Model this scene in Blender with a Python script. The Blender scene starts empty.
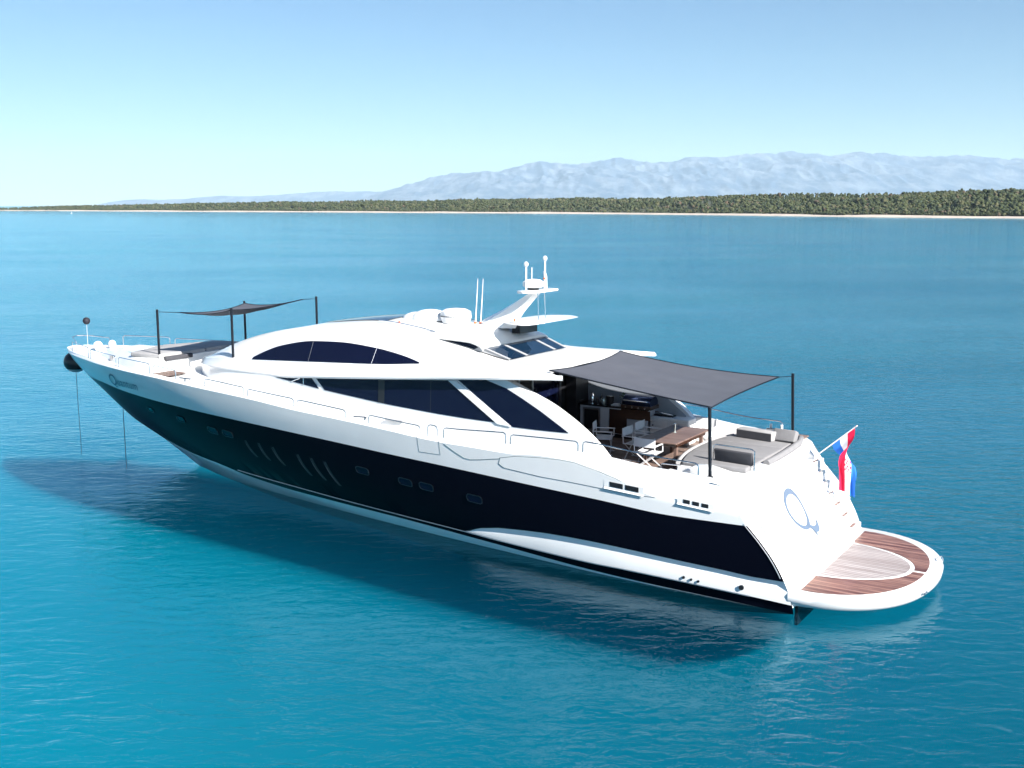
import bpy, math, random
import numpy as np
from mathutils import Vector, Matrix, noise
random.seed(7); rng = np.random.default_rng(7)
R = math.radians
sc = bpy.context.scene
COL = sc.collection
# ------------------------------------------------------------------ camera
cd = bpy.data.cameras.new("camera"); cam = bpy.data.objects.new("camera", cd); COL.objects.link(cam)
cd.sensor_width = 36.0; cd.lens = 36.0 * 1110.0 / 1024.0
cd.clip_start = 0.1; cd.clip_end = 80000.0
cam.location = (0, 0, 9.0)
cam.rotation_euler = (R(90.0) - 0.15945, 0, 0)
sc.camera = cam
# ------------------------------------------------------------------ light
SUN_EL = 31.0
SUN_AZ = -51.0           # direction towards the sun, degrees from +X, counter-clockwise
w = bpy.data.worlds.new("World"); sc.world = w; w.use_nodes = True
nt = w.node_tree; bg = nt.nodes["Background"]
sky = nt.nodes.new("ShaderNodeTexSky"); sky.sky_type = 'NISHITA'; sky.sun_disc = False
sky.sun_elevation = R(SUN_EL); sky.sun_rotation = R(90.0 - SUN_AZ)
sky.air_density = 1.0; sky.dust_density = 0.0; sky.ozone_density = 1.7; sky.altitude = 0
tint = nt.nodes.new("ShaderNodeMixRGB"); tint.blend_type = 'MULTIPLY'; tint.inputs[0].default_value = 1.0; tint.inputs[2].default_value = (0.595, 0.815, 1.0, 1)
nt.links.new(sky.outputs[0], tint.inputs[1]); nt.links.new(tint.outputs[0], bg.inputs[0]); bg.inputs[1].default_value = 0.043
sd = bpy.data.lights.new("sun", 'SUN'); sd.energy = 5.0; sd.angle = R(0.5); sd.color = (1.0, 0.965, 0.91)
sun = bpy.data.objects.new("sun", sd); COL.objects.link(sun)
dv = Vector((math.cos(R(SUN_AZ)) * math.cos(R(SUN_EL)), math.sin(R(SUN_AZ)) * math.cos(R(SUN_EL)), math.sin(R(SUN_EL))))
sun.rotation_euler = dv.to_track_quat('Z', 'Y').to_euler()
vs = sc.view_settings; vs.view_transform = 'Standard'; vs.look = 'None'; vs.exposure = 1.4; vs.gamma = 1.0; vs.use_curve_mapping = False
sc.cycles.use_adaptive_sampling = True; sc.cycles.adaptive_threshold = 0.03
sc.cycles.use_denoising = True
sc.cycles.max_bounces = 7; sc.cycles.diffuse_bounces = 3; sc.cycles.glossy_bounces = 4
sc.cycles.transmission_bounces = 4; sc.cycles.transparent_max_bounces = 8; sc.cycles.volume_bounces = 1
sc.cycles.caustics_reflective = False; sc.cycles.caustics_refractive = False

# ------------------------------------------------------------------ helpers
class G:
    """mesh collector"""
    def __init__(s): s.v = []; s.f = []; s.m = []
    def face(s, pts, mi=0):
        n = len(s.v); s.v += [tuple(p) for p in pts]; s.f.append(tuple(range(n, n + len(pts)))); s.m.append(mi); return s
    def grid(s, rows, mi=0, fn=None, flip=False):
        n = len(s.v); nr = len(rows); nc = len(rows[0])
        for r in rows: s.v += [tuple(float(c) for c in p) for p in r]
        for i in range(nr - 1):
            for j in range(nc - 1):
                q = (n + i*nc + j, n + i*nc + j + 1, n + (i+1)*nc + j + 1, n + (i+1)*nc + j)
                if flip: q = q[::-1]
                m = fn(i, j) if fn else mi
                if m is None: continue
                s.f.append(q); s.m.append(m)
        return s
    def box(s, x0, x1, y0, y1, z0, z1, mi=0):
        return s.prism([(x0, y0), (x1, y0), (x1, y1), (x0, y1)], z0, z1, mi)
    def prism(s, poly, z0, z1, mi=0, mt=None):
        n = len(s.v); k = len(poly)
        f0 = z0 if callable(z0) else (lambda x, y: z0); f1 = z1 if callable(z1) else (lambda x, y: z1)
        s.v += [(p[0], p[1], f0(*p)) for p in poly] + [(p[0], p[1], f1(*p)) for p in poly]
        for i in range(k):
            j = (i + 1) % k; s.f.append((n+i, n+j, n+k+j, n+k+i)); s.m.append(mi)
        s.f.append(tuple(n + i for i in range(k))[::-1]); s.m.append(mi)
        s.f.append(tuple(n + k + i for i in range(k))); s.m.append(mi if mt is None else mt)
        return s
    def plate(s, poly, y0, y1, mi=0):
        """polygon in the x,z plane between y0 and y1 (numbers or functions of x,z)"""
        n = len(s.v); k = len(poly)
        f0 = y0 if callable(y0) else (lambda x, z: y0); f1 = y1 if callable(y1) else (lambda x, z: y1)
        s.v += [(p[0], f0(*p), p[1]) for p in poly] + [(p[0], f1(*p), p[1]) for p in poly]
        for i in range(k):
            j = (i + 1) % k; s.f.append((n+i, n+j, n+k+j, n+k+i)); s.m.append(mi)
        s.f.append(tuple(n + i for i in range(k))); s.m.append(mi)
        s.f.append(tuple(n + k + i for i in range(k))[::-1]); s.m.append(mi)
        return s
    def tube(s, pts, r, n=8, mi=0, caps=True):
        pts = [Vector(p) for p in pts]; rr = r if isinstance(r, (list, tuple)) else [r] * len(pts)
        up = None; base = len(s.v)
        for i, p in enumerate(pts):
            t = (pts[min(i+1, len(pts)-1)] - pts[max(i-1, 0)]).normalized()
            if up is None: up = t.orthogonal().normalized()
            else:
                up = (up - t * up.dot(t))
                up = up.normalized() if up.length > 1e-5 else t.orthogonal().normalized()
            side = t.cross(up)
            for k in range(n):
                a = 2*math.pi*k/n; q = p + (up*math.cos(a) + side*math.sin(a)) * rr[i]; s.v.append(tuple(q))
        for i in range(len(pts)-1):
            for k in range(n):
                a = base + i*n + k; b_ = base + i*n + (k+1) % n
                s.f.append((a, b_, b_+n, a+n)); s.m.append(mi)
        if caps:
            s.f.append(tuple(base + k for k in range(n))[::-1]); s.m.append(mi)
            e = base + (len(pts)-1)*n; s.f.append(tuple(e + k for k in range(n))); s.m.append(mi)
        return s
    def ell(s, c, r, nu=20, nv=12, mi=0, v0=0.0, v1=1.0, fn=None):
        rows = []
        for i in range(nv+1):
            ph = math.pi * (v0 + (v1-v0)*i/nv)
            rows.append([(c[0]+r[0]*math.sin(ph)*math.cos(2*math.pi*j/nu), c[1]+r[1]*math.sin(ph)*math.sin(2*math.pi*j/nu), c[2]+r[2]*math.cos(ph)) for j in range(nu+1)])
        return s.grid(rows, mi, fn)
    def build(s, name, mats, parent=None, smooth=False, bevel=0.0, weld=True, seg=2, up=None):
        me = bpy.data.meshes.new(name); me.from_pydata(s.v, [], s.f)
        mats = mats if isinstance(mats, (list, tuple)) else [mats]
        for m in mats: me.materials.append(m)
        me.polygons.foreach_set("material_index", s.m); me.update()
        o = bpy.data.objects.new(name, me); COL.objects.link(o)
        if parent is not None: o.parent = parent
        import bmesh
        bm = bmesh.new(); bm.from_mesh(me)
        if weld: bmesh.ops.remove_doubles(bm, verts=bm.verts, dist=0.0004)
        bmesh.ops.dissolve_degenerate(bm, edges=bm.edges, dist=0.00005)
        bmesh.ops.recalc_face_normals(bm, faces=bm.faces)
        if up is not None:
            if sum(f.normal.z * f.calc_area() for f in bm.faces) < 0: bmesh.ops.reverse_faces(bm, faces=bm.faces)
        if bevel > 0:
            ed = [e for e in bm.edges if len(e.link_faces) == 2 and e.calc_face_angle(0) > 0.6]
            if ed: bmesh.ops.bevel(bm, geom=ed, offset=bevel, segments=seg, affect='EDGES', profile=0.5)
        bm.to_mesh(me); bm.free()
        if smooth:
            me.polygons.foreach_set("use_smooth", [True] * len(me.polygons))
            try: me.set_sharp_from_angle(angle=R(smooth if smooth is not True else 35))
            except Exception: pass
        me.update()
        return o

def pch(xs, ys):
    xs = np.array(xs, float); ys = np.array(ys, float); h = np.diff(xs); d = np.diff(ys)/h
    m = np.zeros(len(xs)); m[0] = d[0]; m[-1] = d[-1]
    for i in range(1, len(xs)-1):
        if d[i-1]*d[i] > 0:
            w1 = 2*h[i]+h[i-1]; w2 = h[i]+2*h[i-1]; m[i] = (w1+w2)/(w1/d[i-1]+w2/d[i])
    def f(x):
        x = np.clip(np.asarray(x, float), xs[0], xs[-1]); i = np.clip(np.searchsorted(xs, x)-1, 0, len(h)-1)
        t = (x-xs[i])/h[i]; H = h[i]
        r = (1+2*t)*(1-t)**2*ys[i] + t*(1-t)**2*H*m[i] + t*t*(3-2*t)*ys[i+1] + t*t*(t-1)*H*m[i+1]
        return r if r.ndim else float(r)
    return f

ORG = Vector((7.842, 26.106, 0.0)); HEAD = R(147.8)
ROT = Matrix.Rotation(HEAD, 4, 'Z')
def W(p): return ORG + (ROT @ Vector(p))
def tag(o, label=None, cat=None, group=None, kind=None):
    if label: o["label"] = label
    if cat: o["category"] = cat
    if group: o["group"] = group
    if kind: o["kind"] = kind
    return o
def thing(name, label, cat, loc, rz=0.0, group=None, boat=True):
    o = bpy.data.objects.new(name, None); COL.objects.link(o); o.empty_display_size = 0.3
    o.location = W(loc) if boat else loc
    o.rotation_euler = (0, 0, (HEAD if boat else 0) + rz)
    return tag(o, label, cat, group)
def copy_tree(o, parent=None):
    c = o.copy(); COL.objects.link(c)
    if parent is not None: c.parent = parent
    for ch in list(o.children): copy_tree(ch, c)
    return c

# ------------------------------------------------------------------ materials
def mat(name, col, rough=0.5, metal=0.0, coat=0.0, spec=None, var=0.0, vscale=3.0, bump=0.0, bscale=30.0, stretch=None):
    m = bpy.data.materials.new(name); m.use_nodes = True; t = m.node_tree; b = t.nodes["Principled BSDF"]
    b.inputs["Base Color"].default_value = (*col, 1); b.inputs["Roughness"].default_value = rough
    b.inputs["Metallic"].default_value = metal
    if coat: b.inputs["Coat Weight"].default_value = coat; b.inputs["Coat Roughness"].default_value = 0.06
    if spec is not None: b.inputs["Specular IOR Level"].default_value = spec
    if var or bump:
        tc = t.nodes.new("ShaderNodeTexCoord"); mp = t.nodes.new("ShaderNodeMapping")
        t.links.new(tc.outputs["Object"], mp.inputs[0])
        if stretch: mp.inputs["Scale"].default_value = stretch
    if var:
        n = t.nodes.new("ShaderNodeTexNoise"); n.inputs["Scale"].default_value = vscale; n.inputs["Detail"].default_value = 6
        t.links.new(mp.outputs[0], n.inputs["Vector"])
        r = t.nodes.new("ShaderNodeValToRGB")
        r.color_ramp.elements[0].position = 0.3; r.color_ramp.elements[1].position = 0.7
        r.color_ramp.elements[0].color = (*[c*(1-var) for c in col], 1); r.color_ramp.elements[1].color = (*[min(1, c*(1+var)) for c in col], 1)
        t.links.new(n.outputs[0], r.inputs[0]); t.links.new(r.outputs[0], b.inputs["Base Color"])
    if bump:
        n2 = t.nodes.new("ShaderNodeTexNoise"); n2.inputs["Scale"].default_value = bscale; n2.inputs["Detail"].default_value = 3
        t.links.new(mp.outputs[0], n2.inputs["Vector"])
        bp = t.nodes.new("ShaderNodeBump"); bp.inputs["Strength"].default_value = bump; bp.inputs["Distance"].default_value = 0.01
        t.links.new(n2.outputs[0], bp.inputs["Height"]); t.links.new(bp.outputs[0], b.inputs["Normal"])
    return m

WHITE = mat("gelcoat_white", (0.80, 0.80, 0.79), 0.22, coat=0.5, var=0.02, vscale=1.5)
WHITE2 = mat("white_moulding", (0.76, 0.76, 0.755), 0.4, var=0.03, vscale=4)
NAVY = mat("hull_paint_dark", (0.0020, 0.0026, 0.007), 0.28)
NAVY.node_tree.nodes["Principled BSDF"].inputs["IOR"].default_value = 1.13
BOOT = mat("antifouling_black", (0.006, 0.007, 0.01), 0.4)
GLASS = mat("tinted_glass", (0.004, 0.006, 0.022), 0.05, spec=0.22)
GLASSB = mat("skylight_glass", (0.006, 0.02, 0.045), 0.04, spec=0.35)
STEEL = mat("stainless_steel", (0.72, 0.72, 0.73), 0.22, 1.0)
STEELD = mat("dull_steel", (0.42, 0.42, 0.43), 0.35, 1.0)
STEELK = mat("dark_steel", (0.075, 0.08, 0.095), 0.35, 1.0)
CARBON = mat("black_pole", (0.006, 0.008, 0.013), 0.4, spec=0.25)
SAIL = mat("grey_shade_cloth", (0.092, 0.097, 0.117), 0.85, spec=0.2, var=0.05, vscale=2, bump=0.3, bscale=60)
def open_weave(m, k):
    t = m.node_tree; b = t.nodes["Principled BSDF"]; o = [n for n in t.nodes if n.type == 'OUTPUT_MATERIAL'][0]
    tr = t.nodes.new("ShaderNodeBsdfTransparent"); mx = t.nodes.new("ShaderNodeMixShader"); mx.inputs[0].default_value = k
    t.links.new(b.outputs[0], mx.inputs[1]); t.links.new(tr.outputs[0], mx.inputs[2]); t.links.new(mx.outputs[0], o.inputs["Surface"])
open_weave(SAIL, 0.09)
CUSH = mat("grey_upholstery", (0.23, 0.225, 0.23), 0.9, spec=0.2, var=0.06, vscale=5, bump=0.4, bscale=25)
CUSHL = mat("light_upholstery", (0.36, 0.35, 0.35), 0.9, spec=0.2, var=0.05, vscale=5, bump=0.3, bscale=25)
CUSHD = mat("charcoal_upholstery", (0.06, 0.06, 0.068), 0.85, spec=0.2, var=0.08, vscale=6)
CANVAS = mat("white_canvas", (0.72, 0.72, 0.73), 0.8, var=0.03, vscale=8, bump=0.3, bscale=40)
CHROMEW = mat("white_painted_frame", (0.74, 0.74, 0.75), 0.35)
BLACK = mat("black_plastic", (0.012, 0.012, 0.014), 0.35)
GRANITE = mat("black_granite", (0.012, 0.012, 0.014), 0.15, var=0.3, vscale=60)
DARKWOOD = mat("dark_cabinet_wood", (0.045, 0.018, 0.010), 0.3, coat=0.3, var=0.3, vscale=6, stretch=(1, 1, 8))
FRIDGE = mat("grey_cabinet", (0.66, 0.67, 0.70), 0.35, var=0.03)
SHADETONE = mat("painted_shade_grey_blue", (0.32, 0.35, 0.40), 0.5)  # white inner wall in its shaded tone, shade put into the colour
INTER = mat("saloon_interior", (0.035, 0.018, 0.014), 0.6, var=0.5, vscale=1.5)
BLUEGREY = mat("emblem_blue", (0.115, 0.155, 0.22), 0.35)
LETTER = mat("lettering_blue", (0.012, 0.05, 0.12), 0.3)
GREEN = mat("leaf_green", (0.05, 0.10, 0.02), 0.6, var=0.3, vscale=30)
ROPE = mat("dark_rope", (0.05, 0.07, 0.09), 0.8)
ORANGE = mat("orange_lamp", (0.6, 0.14, 0.05), 0.4)
SOFFIT = mat("soffit_white", (0.74, 0.75, 0.76), 0.35)
LEDM = mat("bar_glassware", (0.65, 0.75, 0.72), 0.08, metal=0.6)

def teak(name, c1, c2, axis, wpl, seam=(0.03, 0.02, 0.015), wet=0.35):
    """laid planks running across `axis`"""
    m = bpy.data.materials.new(name); m.use_nodes = True; t = m.node_tree; b = t.nodes["Principled BSDF"]
    tc = t.nodes.new("ShaderNodeTexCoord"); sx = t.nodes.new("ShaderNodeSeparateXYZ"); t.links.new(tc.outputs["Object"], sx.inputs[0])
    mu = t.nodes.new("ShaderNodeMath"); mu.operation = 'DIVIDE'; mu.inputs[1].default_value = wpl
    t.links.new(sx.outputs[axis], mu.inputs[0])
    fr = t.nodes.new("ShaderNodeMath"); fr.operation = 'FRACT'; t.links.new(mu.outputs[0], fr.inputs[0])
    gt = t.nodes.new("ShaderNodeMath"); gt.operation = 'GREATER_THAN'; gt.inputs[1].default_value = 0.16; t.links.new(fr.outputs[0], gt.inputs[0])
    fl = t.nodes.new("ShaderNodeMath"); fl.operation = 'FLOOR'; t.links.new(mu.outputs[0], fl.inputs[0])
    wn = t.nodes.new("ShaderNodeTexWhiteNoise"); wn.noise_dimensions = '1D'; t.links.new(fl.outputs[0], wn.inputs["W"])
    mp = t.nodes.new("ShaderNodeMapping"); t.links.new(tc.outputs["Object"], mp.inputs[0])
    s = [1.2, 1.2, 1.2]; s[axis] = 9.0; mp.inputs["Scale"].default_value = s
    n = t.nodes.new("ShaderNodeTexNoise"); n.inputs["Scale"].default_value = 1.0; n.inputs["Detail"].default_value = 8; n.inputs["Roughness"].default_value = .65; t.links.new(mp.outputs[0], n.inputs["Vector"])
    ad = t.nodes.new("ShaderNodeMath"); ad.operation = 'MULTIPLY_ADD'; ad.inputs[1].default_value = 0.28; t.links.new(wn.outputs[0], ad.inputs[0]); t.links.new(n.outputs[0], ad.inputs[2])
    r = t.nodes.new("ShaderNodeValToRGB"); r.color_ramp.elements[0].position = 0.45; r.color_ramp.elements[1].position = 0.85
    r.color_ramp.elements[0].color = (*c1, 1); r.color_ramp.elements[1].color = (*c2, 1); t.links.new(ad.outputs[0], r.inputs[0])
    mx = t.nodes.new("ShaderNodeMixRGB"); mx.inputs[1].default_value = (*seam, 1); t.links.new(gt.outputs[0], mx.inputs[0]); t.links.new(r.outputs[0], mx.inputs[2])
    t.links.new(mx.outputs[0], b.inputs["Base Color"]); b.inputs["Roughness"].default_value = wet
    return m
TEAKR = teak("wet_red_teak", (0.095, 0.026, 0.014), (0.36, 0.19, 0.14), 1, 0.12, (0.10, 0.04, 0.03), 0.35)
TEAKG = teak("weathered_teak_lift", (0.30, 0.25, 0.24), (0.46, 0.41, 0.40), 1, 0.12, (0.09, 0.07, 0.06), 0.5)
TEAKD = teak("teak_deck", (0.15, 0.09, 0.068), (0.27, 0.19, 0.155), 1, 0.06, (0.05, 0.04, 0.035), 0.6)
TEAKT = teak("teak_tabletop", (0.13, 0.075, 0.058), (0.22, 0.145, 0.12), 1, 0.12, (0.10, 0.07, 0.06), 0.45)

# ================================================================== SETTING
# --- sea surface and seabed
def disc(z, rmax, rings=60, seg=96, c=(0, 0)):
    g = G(); rows = []
    for i in range(rings+1):
        r = rmax * (i/rings)**3.2
        rows.append([(c[0]+r*math.cos(2*math.pi*j/seg), c[1]+r*math.sin(2*math.pi*j/seg), z) for j in range(seg+1)])
    return g.grid(rows)
def water_material():
    m = bpy.data.materials.new("sea_water"); m.use_nodes = True; t = m.node_tree; t.nodes.clear()
    N = t.nodes.new; Lk = t.links.new
    out = N("ShaderNodeOutputMaterial"); tc = N("ShaderNodeTexCoord")
    def noi(scale, sc3, det, rough=0.5, dist=0.0, rz=0.0):
        mp = N("ShaderNodeMapping"); mp.inputs["Scale"].default_value = sc3; mp.inputs["Rotation"].default_value = (0, 0, rz)
        Lk(tc.outputs["Object"], mp.inputs[0])
        n = N("ShaderNodeTexNoise"); n.inputs["Scale"].default_value = scale; n.inputs["Detail"].default_value = det
        n.inputs["Roughness"].default_value = rough; n.inputs["Distortion"].default_value = dist
        Lk(mp.outputs[0], n.inputs["Vector"]); return n
    a = noi(2.1, (0.68, 1.25, 1), 4, 0.55, 0.7, R(-10))
    b = noi(0.42, (0.6, 1.2, 1), 2, 0.5, 0.3, R(12))
    c = noi(5.0, (0.7, 1.3, 1), 2, 0.5, 0.2, R(-20))
    calm = noi(0.035, (0.5, 1.3, 1), 3, 0.5, 0.0)
    cr = N("ShaderNodeMapRange"); cr.inputs[1].default_value = 0.38; cr.inputs[2].default_value = 0.62; cr.inputs[3].default_value = 0.55; cr.inputs[4].default_value = 1.0
    Lk(calm.outputs[0], cr.inputs[0])
    def mul(n, k):
        x = N("ShaderNodeMath"); x.operation = 'MULTIPLY'; x.inputs[1].default_value = k; Lk(n.outputs[0], x.inputs[0]); return x
    def add(p, q):
        x = N("ShaderNodeMath"); x.operation = 'ADD'; Lk(p.outputs[0], x.inputs[0]); Lk(q.outputs[0], x.inputs[1]); return x
    h = add(add(mul(a, 0.088), mul(b, 0.10)), mul(c, 0.022))
    hm = N("ShaderNodeMath"); hm.operation = 'MULTIPLY'; # calmer water in the lee of the moored hull: an oval round the ship, 24 x 10 m
    mpl = N("ShaderNodeMapping"); mpl.vector_type = 'TEXTURE'; mpl.inputs["Location"].default_value = (-4.7, 28.8, 0.0); mpl.inputs["Rotation"].default_value = (0, 0, R(147.8)); mpl.inputs["Scale"].default_value = (21.0, 10.5, 1.0)
    Lk(tc.outputs["Object"], mpl.inputs[0]); ln_ = N("ShaderNodeVectorMath"); ln_.operation = 'LENGTH'; Lk(mpl.outputs[0], ln_.inputs[0])
    mr2 = N("ShaderNodeMapRange"); mr2.interpolation_type = 'SMOOTHSTEP'; mr2.inputs[1].default_value = 0.55; mr2.inputs[2].default_value = 1.25; mr2.inputs[3].default_value = 0.42; mr2.inputs[4].default_value = 1.0
    Lk(ln_.outputs["Value"], mr2.inputs[0]); cm_ = N("ShaderNodeMath"); cm_.operation = 'MULTIPLY'; Lk(cr.outputs[0], cm_.inputs[0]); Lk(mr2.outputs[0], cm_.inputs[1])
    Lk(h.outputs[0], hm.inputs[0]); Lk(cm_.outputs[0], hm.inputs[1])
    bp = N("ShaderNodeBump"); bp.inputs["Strength"].default_value = 1.0; bp.inputs["Distance"].default_value = 1.0
    Lk(hm.outputs[0], bp.inputs["Height"])
    geo = N("ShaderNodeNewGeometry"); dt = N("ShaderNodeVectorMath"); dt.operation = 'DOT_PRODUCT'; Lk(geo.outputs["Incoming"], dt.inputs[0]); Lk(bp.outputs[0], dt.inputs[1])
    def mth(op, a_, b_=None):
        x = N("ShaderNodeMath"); x.operation = op
        for k_, q_ in enumerate((a_, b_)):
            if q_ is None: continue
            if isinstance(q_, (int, float)): x.inputs[k_].default_value = q_
            else: Lk(q_, x.inputs[k_])
        return x.outputs[0]
    cosv = mth('MAXIMUM', mth('ABSOLUTE', dt.outputs["Value"]), 0.0)
    frs = mth('ADD', mth('MULTIPLY', mth('POWER', mth('SUBTRACT', 1.0, cosv), 5.0), 0.98), 0.02)
    gl = N("ShaderNodeBsdfGlossy"); gl.inputs["Roughness"].default_value = 0.06; gl.inputs["Color"].default_value = (0.58, 0.84, 0.95, 1); Lk(bp.outputs[0], gl.inputs["Normal"])
    df = N("ShaderNodeBsdfDiffuse")
    big = noi(0.03, (0.7, 1.2, 1), 3, 0.5, 0.4, R(30))
    rp = N("ShaderNodeValToRGB"); rp.color_ramp.elements[0].position = 0.35; rp.color_ramp.elements[1].position = 0.68
    rp.color_ramp.elements[0].color = (0.0, 0.135, 0.25, 1); rp.color_ramp.elements[1].color = (0.0, 0.185, 0.27, 1)
    Lk(big.outputs[0], rp.inputs[0]); Lk(rp.outputs[0], df.inputs["Color"]); Lk(bp.outputs[0], df.inputs["Normal"])
    tr = N("ShaderNodeBsdfTransparent"); rp2 = N("ShaderNodeValToRGB"); rp2.color_ramp.elements[0].position = 0.36; rp2.color_ramp.elements[1].position = 0.66
    rp2.color_ramp.elements[0].color = (0.9, 0.88, 0.93, 1); rp2.color_ramp.elements[1].color = (0.9, 1.0, 0.96, 1); Lk(big.outputs[0], rp2.inputs[0]); Lk(rp2.outputs[0], tr.inputs[0])
    m1 = N("ShaderNodeMixShader"); m1.inputs[0].default_value = 0.96; Lk(df.outputs[0], m1.inputs[1]); Lk(tr.outputs[0], m1.inputs[2])
    m2 = N("ShaderNodeMixShader"); Lk(frs, m2.inputs[0]); Lk(m1.outputs[0], m2.inputs[1]); Lk(gl.outputs[0], m2.inputs[2])
    Lk(m2.outputs[0], out.inputs[0])
    # the water itself: even turquoise body that scatters and absorbs light
    vsn = N("ShaderNodeVolumeScatter"); vsn.inputs["Color"].default_value = (0.004, 0.39, 0.64, 1); vsn.inputs["Density"].default_value = 0.025
    van = N("ShaderNodeVolumeAbsorption"); van.inputs["Color"].default_value = (0.004, 0.39, 0.64, 1); van.inputs["Density"].default_value = 0.025
    va = N("ShaderNodeAddShader"); Lk(vsn.outputs[0], va.inputs[0]); Lk(van.outputs[0], va.inputs[1]); Lk(va.outputs[0], out.inputs["Volume"])
    return m
def closed_sea():
    g = disc(0.0, 24500); n = 97; last = [g.v[i] for i in range(60*n, 61*n)]
    low = [(p[0], p[1], -11.0) for p in last]; g.grid([last, low]); g.face(low[:-1][::-1])
    return g
sea = closed_sea().build("sea", water_material(), weld=True); tag(sea, "calm turquoise sea with small ripples", kind="structure")
def bed_material():
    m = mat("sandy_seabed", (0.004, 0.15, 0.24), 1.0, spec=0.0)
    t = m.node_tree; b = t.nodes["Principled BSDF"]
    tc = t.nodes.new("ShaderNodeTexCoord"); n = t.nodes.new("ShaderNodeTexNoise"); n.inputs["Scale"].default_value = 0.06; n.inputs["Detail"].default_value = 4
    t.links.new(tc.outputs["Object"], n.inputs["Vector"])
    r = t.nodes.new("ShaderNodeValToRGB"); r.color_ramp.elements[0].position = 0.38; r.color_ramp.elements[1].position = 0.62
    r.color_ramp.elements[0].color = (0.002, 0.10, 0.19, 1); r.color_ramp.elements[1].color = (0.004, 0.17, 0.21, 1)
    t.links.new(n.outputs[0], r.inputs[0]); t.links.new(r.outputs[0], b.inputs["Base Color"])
    return m
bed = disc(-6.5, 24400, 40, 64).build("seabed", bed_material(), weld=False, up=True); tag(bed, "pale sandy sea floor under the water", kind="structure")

dm_ = bpy.data.materials.new("added_water_volume"); dm_.use_nodes = True; t = dm_.node_tree; t.nodes.clear()  # added scattering layer, gives the hull shadow in the water soft edges
o_ = t.nodes.new("ShaderNodeOutputMaterial"); va_ = t.nodes.new("ShaderNodeAddShader"); s1_ = t.nodes.new("ShaderNodeVolumeScatter"); s2_ = t.nodes.new("ShaderNodeVolumeAbsorption")
for q_ in (s1_, s2_): q_.inputs["Color"].default_value = (0.002, 0.222, 0.318, 1); q_.inputs["Density"].default_value = 0.55
s1_.inputs["Anisotropy"].default_value = -0.43; t.links.new(s1_.outputs[0], va_.inputs[0]); t.links.new(s2_.outputs[0], va_.inputs[1]); t.links.new(va_.outputs[0], o_.inputs["Volume"])
dw = G().box(-24000, 24000, -24000, 24000, -6.2, -2.3).build("added_water_layer", dm_); tag(dw, "denser turquoise water below the clear top layer", kind="structure")

# --- island: beach strip, ground and pine wood
coast = [(-1190, 2120), (-1022, 2008), (-864, 1896), (-766, 1862), (-648, 1766), (-451, 1625), (-288, 1528), (-140, 1402), (0, 1296), (180, 1077), (268, 890), (359, 787), (430, 715), (520, 640)]
cx = pch([i for i in range(len(coast))], [c[0] for c in coast]); cy = pch([i for i in range(len(coast))], [c[1] for c in coast])
ISL0 = 2.0
def coast_pt(u):      # u 0..1 along the shore
    t = ISL0 - 0.35 + u * (len(coast) - 1 - (ISL0 - 0.35)); return Vector((cx(t), cy(t)))
def inland(u):
    p = coast_pt(max(0, u-0.01)); q = coast_pt(min(1, u+0.01)); d = (q-p).normalized(); return Vector((-d.y, d.x)) if (-d.y*0.5 + d.x*0.87) > 0 else Vector((d.y, -d.x))
hz = pch([0, 0.05, 0.12, 0.3, 0.56, 0.65, 0.735, 0.82, 1.0], [0.8, 3.5, 6.0, 9.5, 14.0, 16.5, 18.0, 19.5, 21])
def ground_h(u, d):
    if d < 18: return -0.4 + 1.9 * d / 18
    return 1.5 + (hz(u)) * (1 - math.exp(-(d-18) / 90.0)) + (0.6 + 2.2*min(1, d/120)) * noise.noise(Vector((u*22, d*0.012, 3))) * min(1, u*4)
g = G(); rows = []
for d in [0, 3, 6, 9, 13, 18, 30, 50, 80, 120, 180, 260, 360, 500, 700]:
    row = []
    for i in range(161):
        u = i/160; p = coast_pt(u) + Vector((0, 1)) * 0; n_ = inland(u)
        wob = 7 * noise.noise(Vector((u*30, 0, 0))) * (1 if d < 20 else 0)
        sh = min(1.0, 0.06 + u * 5)
        q = p + n_ * ((d + wob) * (sh if d > 6 else 1)); row.append((q.x, q.y, ground_h(u, d) if d < 700 else -1))
    rows.append(row)
g.grid(rows, fn=lambda i, j: 0 if i < 5 else 1)
SAND = mat("pale_beach_sand", (0.52, 0.44, 0.37), 0.9, var=0.15, vscale=0.05)
SCRUB = mat("scrub_ground", (0.06, 0.065, 0.035), 0.95, var=0.4, vscale=0.05)
isl = g.build("island_ground", [SAND, SCRUB], smooth=True); tag(isl, "low island with a pale sandy beach", kind="structure")
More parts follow.
